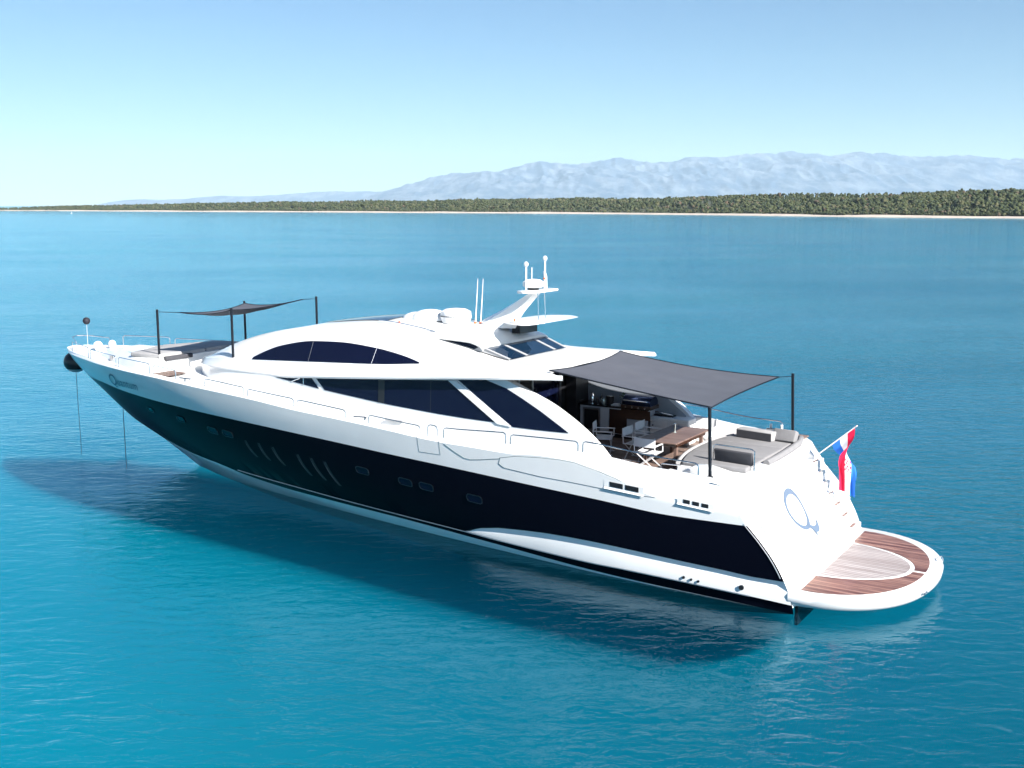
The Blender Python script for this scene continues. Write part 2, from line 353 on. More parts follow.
# wood: thousands of clumped crowns read as one mass
def wood():
    ico = []
    import bmesh
    bm = bmesh.new(); bmesh.ops.create_icosphere(bm, subdivisions=1, radius=1.0)
    bv = np.array([v.co[:] for v in bm.verts]); bf = np.array([[v.index for v in f.verts] for f in bm.faces]); bm.free()
    V = []; F = []; M = []; n = 0
    cnt = 0
    while cnt < 17000:
        u = random.random()**0.8; d = 19 + 260 * random.random()**1.9
        sh = min(1.0, 0.06 + u*5)
        if random.random() > 0.25 + 0.75 * sh: continue
        if noise.noise(Vector((u*120, d*0.06, 9))) > 0.38 and d > 30: continue
        n_ = inland(u); p = coast_pt(u) + n_ * (d*sh)
        sz = random.choice((random.uniform(0.9, 1.8), random.uniform(1.4, 3.2))) * (0.55 if d < 26 else 1.0) * (0.6 + 0.4*min(1, u*4)); zb = ground_h(u, d)
        top = zb + random.uniform(0.8, 1.3) * (1.3 + 2.9*min(1, (d-14)/40)) * (0.5 + 0.5*min(1, u*4))
        top += 2.2*min(1, u*4)*noise.noise(Vector((u*90, d*.02, 4)))*min(1, (d-15)/30)
        k = random.choice((2, 3, 3))
        mi = random.choices((0, 1, 2, 3), (5, 5, 2.2, 0.35))[0]
        for _ in range(k):
            c = np.array([p.x + random.uniform(-.7, .7)*sz, p.y + random.uniform(-.7, .7)*sz, top - random.uniform(0.2, 1.2)*sz])
            s3 = np.array([sz*random.uniform(.5, .9), sz*random.uniform(.5, .9), sz*random.uniform(.4, .75)])
            vv = bv * s3 * (1 + 0.35*(rng.random((len(bv), 1)) - .5)) + c
            V.append(vv); F.append(bf + n); n += len(bv); M += [mi]*len(bf)
        # dark column of lower foliage down to the ground
        c = np.array([p.x, p.y, (top+zb)/2 - .5]); s3 = np.array([sz*.75, sz*.75, max(.5, (top-zb)/2)])
        vv = bv * s3 + c; V.append(vv); F.append(bf+n); n += len(bv); M += [mi]*len(bf)
        cnt += 1
    V = np.concatenate(V); F = np.concatenate(F)
    me = bpy.data.meshes.new("pine_wood"); me.vertices.add(len(V)); me.vertices.foreach_set("co", V.ravel())
    me.loops.add(F.size); me.loops.foreach_set("vertex_index", F.ravel().astype(np.int32))
    me.polygons.add(len(F)); me.polygons.foreach_set("loop_start", np.arange(0, F.size, 3, dtype=np.int32)); me.polygons.foreach_set("loop_total", np.full(len(F), 3, dtype=np.int32))
    me.polygons.foreach_set("material_index", np.array(M, dtype=np.int32))
    for nm, c in (("foliage_mid", (0.060, 0.070, 0.033)), ("foliage_dark", (0.036, 0.046, 0.024)), ("foliage_olive", (0.088, 0.088, 0.048)), ("foliage_brown", (0.10, 0.075, 0.052))):
        me.materials.append(mat(nm, c, 0.9, spec=0.1, var=0.35, vscale=0.6))
    me.update(); me.validate()
    o = bpy.data.objects.new("pine_wood", me); COL.objects.link(o); return o
tag(wood(), "dense low green wood covering the far island", "wood", kind="stuff")

# --- mountains behind
def ridge(name, pts, D, depth, amp, seed, label, col):
    fx = pch([p[0] for p in pts], [p[1] for p in pts]); g = G(); rows = []
    x0 = pts[0][0]; x1 = pts[-1][0]; NX = 760; NY = 44
    for i in range(NY+1):
        t = i/NY; row = []
        for j in range(NX+1):
            a = x0 + (x1-x0)*j/NX; top = fx(a)
            y = D - depth*(1-t); X = a * (y/D)
            prof = t**0.75
            n1 = noise.fractal(Vector((X*0.0011, y*0.0009, seed)), 0.9, 2.1, 7)
            gul = abs(noise.noise(Vector((X*0.0022, y*0.0005, seed+5)))) + .6*abs(noise.noise(Vector((X*0.006, y*0.0012, seed+7))))
            z = top*prof*(1 - 0.30*gul*(1-t*0.8)) + amp*1.3*n1*prof*(0.6 + 0.4*(1 - abs(2*t-1)))
            row.append((X, y, max(z, -1 if t > 0 else -2)))
        rows.append(row)
    g.grid(rows)
    m = mat(name+"_hazed_rock", col, 0.95, spec=0.1); t = m.node_tree; b = t.nodes["Principled BSDF"]
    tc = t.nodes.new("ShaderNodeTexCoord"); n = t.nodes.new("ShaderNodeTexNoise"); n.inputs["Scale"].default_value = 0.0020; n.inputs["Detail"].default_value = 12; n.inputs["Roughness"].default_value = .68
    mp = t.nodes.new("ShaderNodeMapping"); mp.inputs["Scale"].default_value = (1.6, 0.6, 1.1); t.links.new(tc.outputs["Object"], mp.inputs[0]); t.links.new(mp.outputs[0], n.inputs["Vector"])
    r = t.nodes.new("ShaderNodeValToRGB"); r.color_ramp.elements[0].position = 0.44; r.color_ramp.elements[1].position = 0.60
    r.color_ramp.elements[0].color = (0.05, 0.085, 0.14, 1); r.color_ramp.elements[1].color = (0.17, 0.20, 0.24, 1)  # rock tones with the blue of distant haze mixed in
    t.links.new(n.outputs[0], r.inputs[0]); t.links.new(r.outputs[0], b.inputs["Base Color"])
    o = g.build(name, m, smooth=60, weld=False); tag(o, label, kind="structure")
def hm(lst, D): return [((x-512)/1110.0*D, (206.0-y)/1110.0*D + 8) for x, y in lst]
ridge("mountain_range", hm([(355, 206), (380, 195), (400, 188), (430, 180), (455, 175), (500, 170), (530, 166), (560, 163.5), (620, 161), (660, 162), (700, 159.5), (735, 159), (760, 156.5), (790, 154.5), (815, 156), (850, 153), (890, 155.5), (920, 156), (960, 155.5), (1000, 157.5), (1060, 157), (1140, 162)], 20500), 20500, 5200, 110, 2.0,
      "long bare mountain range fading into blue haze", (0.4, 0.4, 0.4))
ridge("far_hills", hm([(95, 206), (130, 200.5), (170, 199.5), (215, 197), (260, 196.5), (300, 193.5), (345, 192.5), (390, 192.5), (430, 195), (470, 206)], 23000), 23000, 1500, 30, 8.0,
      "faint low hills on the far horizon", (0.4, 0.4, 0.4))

# --- haze
hz_m = bpy.data.materials.new("haze_air"); hz_m.use_nodes = True; t = hz_m.node_tree; t.nodes.clear()
o_ = t.nodes.new("ShaderNodeOutputMaterial"); pv = t.nodes.new("ShaderNodeVolumePrincipled")
pv.inputs["Color"].default_value = (0.66, 0.82, 0.95, 1); pv.inputs["Density"].default_value = 3.8e-5; pv.inputs["Anisotropy"].default_value = 0.0
t.links.new(pv.outputs[0], o_.inputs["Volume"])
hb = G().box(-25500, 25500, -24800, 25500, -12.0, 1150).build("haze", hz_m); tag(hb, "thin blue air between the ship and the mountains", "haze", kind="stuff")

# --- two far small things
bu = thing("marker_buoy", "tiny white marker buoy floating off the far beach at left", "buoy", (-502, 1280, 0), boat=False)
G().tube([(0, 0, -.5), (0, 0, .35), (0, 0, .6)], [.75, .75, .45], 12).build("float", CHROMEW, bu, smooth=True)
G().tube([(0, 0, .55), (0, 0, 1.9), (0, 0, 2.3)], [.2, .13, .05], 8).build("mast", CHROMEW, bu, smooth=True)
tw = thing("navigation_beacon", "small white beacon tower rising above the far trees at left", "beacon", (-611, 1960, 2.5), boat=False)
G().tube([(0, 0, -4), (0, 0, 6.5)], [1.5, 1.0], 12).build("tower", CHROMEW, tw, smooth=True)
G().tube([(0, 0, 6.5), (0, 0, 8.2), (0, 0, 9.1)], [1.15, 1.15, .1], 12).build("lantern", CHROMEW, tw, smooth=True)

# ================================================================== YACHT
yacht = thing("motor_yacht", "large white motor yacht with black hull band anchored on calm turquoise water", "yacht", (0, 0, 0))
Y = yacht
xs_ = pch([-1.5, -1.25, -.9, -.45, 0, .2, .7, 1.41, 2.56, 3.4, 3.64, 3.8], [8, 11, 15, 19.5, 22.2, 22.8, 24.14, 25.42, 27.2, 28.45, 28.72, 28.85])
xa_ = pch([-1.5, -.9, -.45, -.12, 0, .22, .75, 1.13, 1.57, 1.9, 2.1, 2.3, 2.5, 2.85], [9.0, 5.5, 2.2, .3, 0.0, .03, .22, .42, .75, 1.05, 1.22, 1.32, 1.45, 1.6])
fD = pch([0, .006, .02, .045, .097, .167, .236, .34, .48, .62, .86, 1.0], [0, .1, .19, .32, .50, .69, .82, .93, .985, 1, .985, .94])
fW = pch([0, .1, .28, .46, .64, .82, 1], [0, .25, .51, .70, .85, .965, 1.0])
Bz = pch([-1.5, -1.25, -.9, -.45, 0, .5, 1.5, 3], [.9, 1.4, 2.0, 2.6, 2.95, 3.05, 3.2, 3.33])
def hb_(x, z):
    z = np.asarray(z, float); X = xs_(z); s = np.clip((X-x)/X, 0, 1); w_ = (np.clip(z, 0, 3.5)/3.3)**.66
    return float(Bz(z)*((1-w_)*fW(s) + w_*fD(s)))
zG = pch([0, 1.38, 1.7, 2.0, 3.47, 5.34, 7.46, 9.45, 10.14, 12.65, 14.58, 16.55, 18.36, 20.9, 23.1, 26, 28.9], [2.6, 2.64, 2.78, 2.85, 2.92, 3.08, 3.04, 2.97, 3.0, 3.19, 3.33, 3.46, 3.58, 3.70, 3.74, 3.78, 3.80])
zS = pch([0, 1.23, 2.14, 3.26, 3.86, 4.76, 5.39, 6.37, 7.25, 8.46, 9.34, 10.07, 11.0, 12.57, 14.47, 16.37, 18.38, 20.91, 23.11, 25.4, 28.9], [2.1, 2.16, 2.24, 2.30, 2.49, 2.76, 2.88, 2.91, 2.85, 2.88, 2.90, 2.94, 3.02, 3.13, 3.24, 3.40, 3.51, 3.63, 3.67, 3.70, 3.74])
zBt = pch([0, 1.15, 2.92, 4.81, 6.66, 7.94, 9.79, 11.38, 13.38, 15.42, 18.87, 21.75, 23.45, 25.15, 26.2, 28], [1.93, 1.91, 1.89, 2.0, 2.10, 2.17, 2.27, 2.35, 2.46, 2.56, 2.70, 2.80, 2.86, 2.95, 2.97, 2.98])
zLo = pch([0, 1.0, 2.97, 4.28, 5.0, 6.45, 8.0, 9.9, 11.8, 13.8, 15.5, 17.0, 18.2, 19.3, 20.8, 22.2, 23.8, 28], [.22, .25, .29, .30, .29, .31, .35, .41, .47, .54, .61, .66, .70, .80, .93, 1.17, 1.49, 2.2])
zWe = lambda x: max(zLo(x), float(np.interp(x, [0, .3, 1.0, 1.7, 2.9, 4.2, 4.95, 5.7, 6.4, 7.1, 7.9, 8.6, 8.96, 9.3], [.74, .73, .72, .76, .80, .85, .87, .87, .85, .80, .72, .58, .42, .0])))
zBo = pch([0, 3, 5, 8.2, 11.5, 13.5, 14.6, 15.8, 17, 18.2, 19.3, 20.8, 22.2, 23.8, 28], [.0, .02, .06, .20, .34, .38, .40, .42, .48, .58, .75, .88, 1.11, 1.44, 2.15])
insG = lambda x: float(np.interp(x, [0, 3, 7, 10, 13, 29], [.16, .24, .20, .13, .10, .05]))
def curve_ends(zf):
    a = .5
    for _ in range(60): a = 0.5*a + 0.5*xa_(zf(a))
    b = 27.0
    for _ in range(80): b = 0.5*b + 0.5*xs_(zf(b))
    return a, b
NS = 150
svals = [0.5*(1-math.cos(math.pi*i/NS))*0.45 + 0.55*(i/NS) for i in range(NS+1)]
def row(zf, yf=None, n=None):
    a, b = curve_ends(zf); out = []
    for s in svals:
        x = a + (b-a)*s; z = float(zf(x)); y = hb_(x, z) if yf is None else yf(x, z)
        if s >= 1.0: y = 0.0
        out.append((x, y, z))
    return out
def tap(x, z, d):     # inset that fades out towards the stem
    return d * min(1.0, max(0.0, (xs_(z)-x)/1.5))
rowsH = [row(zG, lambda x, z: max(0, hb_(x, zS(x)) - tap(x, z, insG(x)))),
         row(lambda x: zG(x)*.45 + zS(x)*.55, lambda x, z: max(0, hb_(x, zS(x)) - tap(x, z, insG(x)*.30))),
         row(zS)]
for k in (1, 2): rowsH.append(row(lambda x, k=k: zS(x) + (zBt(x)-zS(x))*k/3))
rowsH.append(row(zBt))                                   # index 5
for k in (1, 2, 3): rowsH.append(row(lambda x, k=k: zBt(x) + (zWe(x)-zBt(x))*k/4))
rowsH.append(row(zWe))                                   # 9
def mid(x): return zWe(x)*.45 + zLo(x)*.55
def ledge(x, z):
    d = min(1, max(0, (zWe(x)-zLo(x))/.35)); return hb_(x, z) + 0.015*d
rowsH.append(row(lambda x: zWe(x)*.97 + zLo(x)*.03, lambda x, z: hb_(x, z) - 0.10*min(1, max(0, (zWe(x)-zLo(x))/.35))))
rowsH.append(row(mid, ledge))                            # 11
rowsH.append(row(zLo, lambda x, z: hb_(x, z) + 0.04*min(1, max(0, (zWe(x)-zLo(x))/.35))))   # 12
rowsH.append(row(lambda x: zLo(x)-.004, lambda x, z: hb_(x, z) - .02))
rowsH.append(row(zBo))                                   # 14
rowsH.append(row(lambda x: min(float(zBo(x)), 0.005+0*x) if zBo(x) < .02 else 0.0))
rowsH.append(row(lambda x: -.45)); rowsH.append(row(lambda x: -.9))
rowsH.append(row(lambda x: -1.25))
rowsH.append([(p[0], 0.0, -1.5) for p in rowsH[-1]])
def hullm(i, j):
    if i < 5: return 0
    if i < 9: return 1
    if i < 12: return 0
    if i < 14: return 1
    if i == 14: return 0
    return 2
g = G(); g.grid(rowsH, fn=hullm)
g.grid([[(p[0], -p[1], p[2]) for p in r] for r in rowsH], fn=hullm)
# stern closing below the platform
hull = g.build("hull", [WHITE, NAVY, BOOT], Y, smooth=40)
# silver rub line
g = G(); pts = [(x, hb_(x, zLo(x)) + .012 + 0.04*min(1, max(0, (zWe(x)-zLo(x))/.35)), zLo(x)) for x in np.arange(1.0, 18.6, .3)]
g.tube(pts, .014, 6); g.tube([(p[0], -p[1], p[2]) for p in pts], .014, 6); g.build("rub_strake", STEELD, hull, smooth=True)
# style panel lens on the aft quarter (raised moulded panel with a fine shadow gap)
top = [(7.56, 2.70), (7.1, 2.80), (6.39, 2.85), (5.8, 2.865), (5.4, 2.84), (4.77, 2.71), (4.3, 2.58), (3.87, 2.44), (3.3, 2.28)]
bot = [(4.0, 2.265), (4.77, 2.31), (5.6, 2.35), (6.38, 2.37), (7.47, 2.46), (7.62, 2.55)]
def on_hull(poly, off, name, m, par=None, side=(1, -1), thick=.0):
    for sgn in side:
        cxm = sum(p[0] for p in poly)/len(poly); czm = sum(p[1] for p in poly)/len(poly)
        g = G(); n = len(poly)
        P = [(x, sgn*(hb_(x, z)+off), z) for x, z in poly]
        Bk = [(x, sgn*(hb_(x, z)-.02), z) for x, z in poly]
        C_ = (cxm, sgn*(hb_(cxm, czm)+off), czm)
        M_ = [((x+cxm)/2, sgn*(hb_((x+cxm)/2, (z+czm)/2)+off), (z+czm)/2) for x, z in poly]
        for i in range(n):
            j = (i+1) % n; g.face([P[i], P[j], M_[j], M_[i]]); g.face([M_[i], M_[j], C_]); g.face([P[i], Bk[i], Bk[j], P[j]])
        o = g.build(name, m, hull if par is None else par, smooth=30)
    return o
GAP = mat("shadow_gap", (0.16, 0.20, 0.21), 0.6)
def scale_poly(poly, d):
    cxm = sum(p[0] for p in poly)/len(poly); czm = sum(p[1] for p in poly)/len(poly); out = []
    for x, z in poly: out.append((x + (0.03 if x > cxm else -.03)*(d/.02), z + (d if z > czm else -d)))
    return out
on_hull(scale_poly(top+bot, .014), .004, "panel_gap", GAP)
on_hull(top+bot, .012, "quarter_panel", WHITE)
# exhaust / engine air vents in the quarters
def vent(x0, x1, z0, z1, nslot):
    for sgn in (1, -1):
        P = lambda x, z, o: (x, sgn*(hb_(x, z)+o), z)
        slope = lambda x: (x-x0)/(x1-x0)
        zz = lambda x, t: (z0 + (z1-z0)*t) + .05*slope(x)
        g = G(); xa0, xb0 = x0-.10, x1+.12
        g.face([P(xa0, zz(xa0, -.25), .02), P(xb0, zz(xb0, -.25), .02), P(xb0, zz(xb0, 1.2), .015), P(xa0, zz(xa0, 1.2), .015)])
        g.face([P(xa0, zz(xa0, -.25), .02), P(xb0, zz(xb0, -.25), .02), P(xb0, zz(xb0, -.6), .045), P(xa0, zz(xa0, -.6), .045)])
        g.face([P(xa0, zz(xa0, -.75), .02), P(xb0, zz(xb0, -.75), .02), P(xb0, zz(xb0, -.6), .045), P(xa0, zz(xa0, -.6), .045)])
        v = g.build("air_vent", WHITE, hull)
        g = G(); wd = (x1-x0)/nslot
        for k in range(nslot):
            a = x0+wd*k+.03; b = x0+wd*(k+1)-.03
            g.face([P(a, zz(a, 0), .026), P(b, zz(b, 0), .026), P(b, zz(b, 1), .022), P(a, zz(a, 1), .022)])
        g.build("louvre", BLACK, v)
vent(3.68, 4.50, 2.34, 2.46, 2)
vent(1.95, 2.62, 2.20, 2.29, 3)
# portholes
def rr(cx0, cz, hw, hh, n=5, sl=0.0):
    out = []
    for k, (sx, sz) in enumerate(((1, 1), (-1, 1), (-1, -1), (1, -1))):
        for i in range(n):
            a = math.pi/2*k + math.pi/2*i/(n-1); r = hh*.8
            out.append((cx0+sx*(hw-r)+r*math.cos(a), cz+sz*(hh-r)+r*math.sin(a)))
    return [(x, z + sl*(x-cx0)) for x, z in out]
for (px, pz, s) in [(22.0, 2.34, .8), (20.2, 2.26, .9), (18.6, 2.10, 1), (17.86, 2.09, 1), (12.36, 1.69, 1), (10.82, 1.58, 1), (10.1, 1.55, 1), (8.52, 1.45, 1.05)]:
    for sgn in (1, -1):
        before = set(bpy.data.objects)
        fr_ = rr(px, pz, .245*s, .112*s, sl=.06); inn = rr(px, pz, .22*s, .088*s, sl=.06)
        g = G(); n = len(fr_)
        P = lambda q, o: (q[0], sgn*(hb_(q[0], q[1])+o), q[1])
        for i in range(n):
            j = (i+1) % n
            g.face([P(fr_[i], .0), P(fr_[j], .0), P(fr_[j], .022), P(fr_[i], .022)])
            g.face([P(fr_[i], .022), P(fr_[j], .022), P(inn[j], .022), P(inn[i], .022)])
            g.face([P(inn[i], .022), P(inn[j], .022), P(inn[j], .006), P(inn[i], .006)])
        po = g.build("porthole", STEELK, hull, smooth=30)
        G().face([P(q, .008) for q in inn]).build("pane", GLASS, po)
# slanted chrome gills
for (gx0, gz0, gx1, gz1) in [(17.15, 1.98, 16.88, 1.45), (16.55, 1.98, 16.3, 1.42), (15.95, 1.93, 15.68, 1.35), (14.93, 1.84, 14.62, 1.18), (14.38, 1.80, 14.05, 1.12), (13.85, 1.76, 13.5, 1.03)]:
    for sgn in (1, -1):
        g = G(); L1 = []
        for i in range(9):
            t = i/8; x = gx0+(gx1-gx0)*t + .05*math.sin(math.pi*t); z = gz0+(gz1-gz0)*t
            L1.append((x, sgn*(hb_(x, z)+.01), z))
        g.tube(L1, [.002, .004, .006, .007, .007, .006, .005, .004, .002], 6); g.build("gill_slat", STEELK, hull, smooth=True)
        g = G(); g.grid([[(p[0]-.02, sgn*(hb_(p[0]-.02, p[2])+.004), p[2]) for p in L1], [(p[0]-.10, sgn*(hb_(p[0]-.10, p[2])+.004), p[2]) for p in L1]]); g.build("gill_recess", BLACK, hull)
# drains low on the side and the discharge port
for (dx, dz, r_) in [(2.62, .40, .035), (2.43, .38, .03), (2.25, .37, .03), (1.20, .42, .06)]:
    y0 = hb_(dx, dz)+.045
    G().tube([(dx, y0-.06, dz), (dx, y0+.012, dz)], r_, 12).build("drain", BLACK, hull, smooth=True)
# gate in the bulwark (fine lines) amidships
gt_ = [(9.46, zG(9.46)-.03), (9.46, 2.55), (10.16, 2.55), (10.16, zG(10.1)-.03)]
g = G()
for a, b in zip(gt_[:-1], gt_[1:]): g.tube([(a[0], hb_(*a)+.0, a[1]), (b[0], hb_(*b)+.0, b[1])], .007, 6)
g.build("boarding_gate_seam", GAP, hull)
# crease where the quarter panel begins
g = G(); cr_ = [(9.3, 2.87), (9.0, 2.70), (8.7, 2.56), (8.5, 2.54), (8.2, 2.58), (7.6, 2.68)]
g.tube([(x, hb_(x, z)+.0, z) for x, z in cr_], .010, 6); g.build("style_line", GAP, hull)
G().tube([(x, -hb_(x, z), z) for x, z in cr_], .010, 6).build("style_line", GAP, hull)

# boat name on the bow
def text_mesh(body, size, name, m, parent, fn, extrude=.0):
    cu = bpy.data.curves.new(name, 'FONT'); cu.body = body; cu.size = size; cu.shear = 0.30; cu.space_character = 1.1; cu.resolution_u = 6
    ob = bpy.data.objects.new("tmp_text", cu); COL.objects.link(ob); bpy.context.view_layer.update()
    me = bpy.data.meshes.new_from_object(ob.evaluated_get(bpy.context.evaluated_depsgraph_get()))
    bpy.data.objects.remove(ob); me.name = name
    for v in me.vertices: v.co = fn(v.co.x, v.co.y)
    me.materials.clear(); me.materials.append(m)
    o = bpy.data.objects.new(name, me); COL.objects.link(o); o.parent = parent; return o
def nm(sx, sgn):
    def f(u, v):
        x = sx - u*sgn if sgn > 0 else sx + u
        z = 3.02 + 0.02*(x-22.6) + v; return Vector((x, sgn*(hb_(x, z)+.012), z))
    return f
q1 = text_mesh("Q", .60, "name_lettering", LETTER, hull, lambda u, v: Vector((24.05-u*1.15, hb_(24.05-u*1.15, 3.05+v)+.012, 3.02+v)))
q2 = text_mesh("uantum", .44, "name_lettering", LETTER, hull, lambda u, v: Vector((23.50-u*1.0, hb_(23.50-u*1.0, 3.04+v)+.012, 3.04+v)))
q3 = text_mesh("Quantum", .40, "name_lettering", LETTER, hull, lambda u, v: Vector((22.5+u, -hb_(22.5+u, 3.04+v)-.012, 3.04+v)))

# ---------------- decks
def deckz(x): return float(np.interp(x, [0, 8, 11, 20, 23, 29], [0, 0, 0, 0, 0, 0])) + float(zG(x)) - float(np.interp(x, [0, 9, 14, 22, 29], [.10, .10, .08, .10, .05]))
g = G(); rws = []
xsd = list(np.linspace(8.4, 28.5, 90))
for x in xsd:
    yb = max(.0, hb_(x, zS(x)) - tap(x, zS(x), insG(x)) - .03)
    rws.append([(x, yb*s, deckz(x) + .06*(1-s*s)) for s in np.linspace(-1, 1, 13)])
g.grid(rws); deck = g.build("deck", WHITE2, Y, smooth=True)
g = G()
for sgn in (1, -1):    # side deck teak runs aft along the saloon
    rws = []
    for x in np.linspace(4.9, 9.3, 30):
        yb = hb_(x, zS(x)) - insG(x) - .05; rws.append([(x, sgn*yb, deckz(x)+.03), (x, sgn*2.5, deckz(x)+.035)])
    g.grid(rws)
g.build("side_deck_teak", TEAKD, deck)
G().grid([[(x, y, deckz(x)+.085) for y in np.linspace(1.9, 2.75, 6)] for x in np.linspace(20.4, 21.2, 5)]).build("walkway_teak", TEAKD, deck)
G().grid([[(x, y, deckz(x)+.085) for y in np.linspace(-2.75, -1.9, 6)] for x in np.linspace(20.4, 21.2, 5)]).build("walkway_teak", TEAKD, deck)
# toe rail cap on the gunwale (inner face)
g = G()
for sgn in (1, -1):
    a_ = []; b_ = []
    for x in np.linspace(1.7, 28.4, 120):
        y = max(.01, hb_(x, zS(x)) - tap(x, zS(x), insG(x))); a_.append((x, sgn*y, float(zG(x)))); b_.append((x, sgn*max(0.0, y-.09), float(zG(x))-.005))
    c_ = [(p[0], p[1]-sgn*min(.03, abs(p[1])), max(2.3, p[2]-.14)) for p in b_]
    g.grid([a_, b_, c_])
g.build("gunwale_cap", WHITE, Y, smooth=30)

# ---------------- fore trunk with sunpad
def hw_f(x): return float(np.interp(x, [21.5, 22.3, 23.2, 24.5, 25.6, 26.3, 26.6], [2.15, 2.12, 1.85, 1.35, .9, .5, .15]))
def zt_f(x): return float(np.interp(x, [21.5, 23, 25, 26.6], [4.06, 4.02, 3.95, 3.84]))
g = G(); rws = []
for x in [21.5, 21.52, 21.6] + list(np.linspace(21.9, 26.6, 22)):
    h_ = hw_f(x); zt = zt_f(x) - (.25 if x == 21.5 else (.02 if x == 21.52 else 0)); zb = deckz(x)-.05
    if x == 21.5: zt = zb + .02
    r_ = []
    for y, z in ((h_+.28, zb), (h_+.22, zb+(zt-zb)*.45), (h_+.10, zt-.05), (h_, zt), (h_*.6, zt+.02), (0, zt+.03)): r_.append((x, y, z))
    rws.append(r_ + [(x, -p[1], p[2]) for p in r_[::-1][1:]])
g.grid(rws); trunk = g.build("foredeck_trunk", WHITE, Y, smooth=50)
for (y0, y1) in ((.03, 1.0), (-1.0, -.03), (1.04, 1.98), (-1.98, -1.04)):
    poly = [(21.62, y0), (23.9 - .42*abs(y0), y0), (23.9-.42*abs(y1), y1), (21.62, y1)]
    G().prism(poly, 4.02, lambda x, y: 4.20-.02*(x-21.6)).build("sunpad_cushion", CUSHL, trunk, smooth=60, bevel=.045, seg=3)
G().box(21.42, 21.55, .75, 1.9, 3.98, 4.12).build("seat_back_cushion", CUSHD, trunk, bevel=.03, smooth=60)
G().box(21.42, 21.55, -1.9, -.75, 3.98, 4.12).build("seat_back_cushion", CUSHD, trunk, bevel=.03, smooth=60)
# raised hatch mouldings near the stem
G().prism([(24.3, -.4), (25.5, -.4), (25.5, .35), (24.3, .35)], 3.9, 4.02).build("deck_hatch", WHITE2, trunk, bevel=.04, smooth=60)
g = G(); g.ell((26.95, .28, 3.95), (.17, .17, .17), 16, 10); g.tube([(26.95, .28, 3.75), (26.95, .28, 3.95)], .10, 14); g.build("windlass", CHROMEW, Y, smooth=True)
g = G(); g.ell((26.9, -.3, 3.95), (.14, .14, .15), 16, 10); g.tube([(26.9, -.3, 3.75), (26.9, -.3, 3.95)], .09, 14); g.build("windlass", CHROMEW, Y, smooth=True)
G().tube([(24.6, 1.55, 3.7), (24.6, 1.55, 3.86), (24.6, 1.55, 3.90)], [.05, .05, .07], 12).build("deck_bollard", STEELD, Y, smooth=True)

# ---------------- main superstructure
yc = pch([4.8, 8, 11, 13, 15, 17, 18.5, 19.5, 20.3, 20.9, 21.1], [2.80, 2.78, 2.76, 2.67, 2.52, 2.32, 2.12, 1.85, 1.42, .75, .02])
yl = pch([5.5, 6.2, 7.0, 8, 11, 13, 14.5, 16.2, 18.5, 19.5, 20.3, 20.9, 21.1], [2.66, 2.72, 2.85, 2.94, 2.92, 2.80, 2.62, 2.38, 2.12, 1.85, 1.42, .75, .02])
z2 = pch([5.5, 6, 8.4, 11.1, 14.4, 15.9, 17.5, 19, 20.3, 21.1], [4.74, 4.73, 4.60, 4.38, 4.10, 3.98, 3.98, 3.96, 3.9, 3.84])     # underside line of the lip
y5 = pch([5.5, 7.8, 10.6, 12.5, 14.7, 17.3, 18.5, 19.5, 20.3, 20.9, 21.1], [2.60, 2.72, 2.40, 2.34, 2.30, 2.15, 1.98, 1.70, 1.30, .68, .015])
z5 = pch([5.5, 6.5, 8, 10.5, 12.1, 14.7, 17.3, 18.5, 19.5, 20.3, 20.9, 21.1], [4.83, 4.84, 4.83, 4.76, 4.62, 4.48, 4.36, 4.30, 4.20, 4.10, 4.03, 3.98])
y6 = pch([5.5, 8, 10.6, 12.5, 14.7, 17.3, 18.5, 19.5, 20.3, 20.9, 21.1], [2.45, 2.40, 2.10, 2.06, 2.05, 2.02, 1.88, 1.62, 1.24, .65, .012])
z6 = pch([5.5, 7, 8.4, 9.6, 10.6, 11.5, 12.45, 13.7, 14.8, 16.1, 17.0, 17.45, 18.5, 19.5, 20.3, 20.9, 21.1], [4.87, 4.87, 4.88, 4.92, 4.96, 5.02, 5.10, 5.16, 5.11, 4.90, 4.62, 4.42, 4.33, 4.23, 4.12, 4.04, 3.985])
y7 = pch([5.5, 7, 8.4, 10, 12, 15, 17.0, 18.5, 19.5, 20.3, 20.9, 21.1], [1.8, 1.7, 1.62, 1.62, 1.5, 1.45, 1.42, 1.30, 1.10, .8, .4, .008])
z7 = pch([5.5, 7, 8.35, 9.4, 10.5, 11.5, 13, 15.1, 15.9, 17, 18.1, 19.3, 20.3, 20.9, 21.1], [4.90, 4.90, 4.92, 5.12, 5.30, 5.50, 5.63, 5.50, 5.38, 5.18, 4.91, 4.52, 4.16, 4.06, 3.99])
z8 = pch([5.5, 7, 8.35, 9.4, 10.5, 11.2, 13, 15.1, 15.9, 17, 18.1, 19.3, 20.3, 20.9, 21.1], [4.93, 4.93, 4.93, 5.10, 5.40, 5.66, 5.74, 5.56, 5.40, 5.10, 4.78, 4.40, 4.15, 4.07, 3.995])
def aft_x(y):          # concave trailing edge of the roof, horns at each side
    a = min(1, abs(y)/2.9); return 7.05 - .35*a**2 - .62*max(0, (a-.68)/.32)**1.5
def sect(x, b=None):
    P = []
    P.append((yl(x), z2(x))); P.append((yl(x)+.01, z2(x)+.05)); P.append((yl(x)-.05, z2(x)+.12))
    P.append((y5(x)+.06*(yl(x)-y5(x)), z5(x)-.02)); P.append((y5(x), z5(x))); P.append((y6(x), z6(x)))
    for t in (.14, .35, .6, .82): # rounded shoulder from arc to y7
        yy = y6(x)+(y7(x)-y6(x))*t; zz = z6(x)+(z7(x)-z6(x))*math.sin(t*math.pi/2)**.85; P.append((yy, zz))
    P.append((y7(x), z7(x)))
    for t in (.3, .65, 1): P.append((y7(x)*(1-t), z7(x)+(z8(x)-z7(x))*(1-(1-t)**2)))
    return P
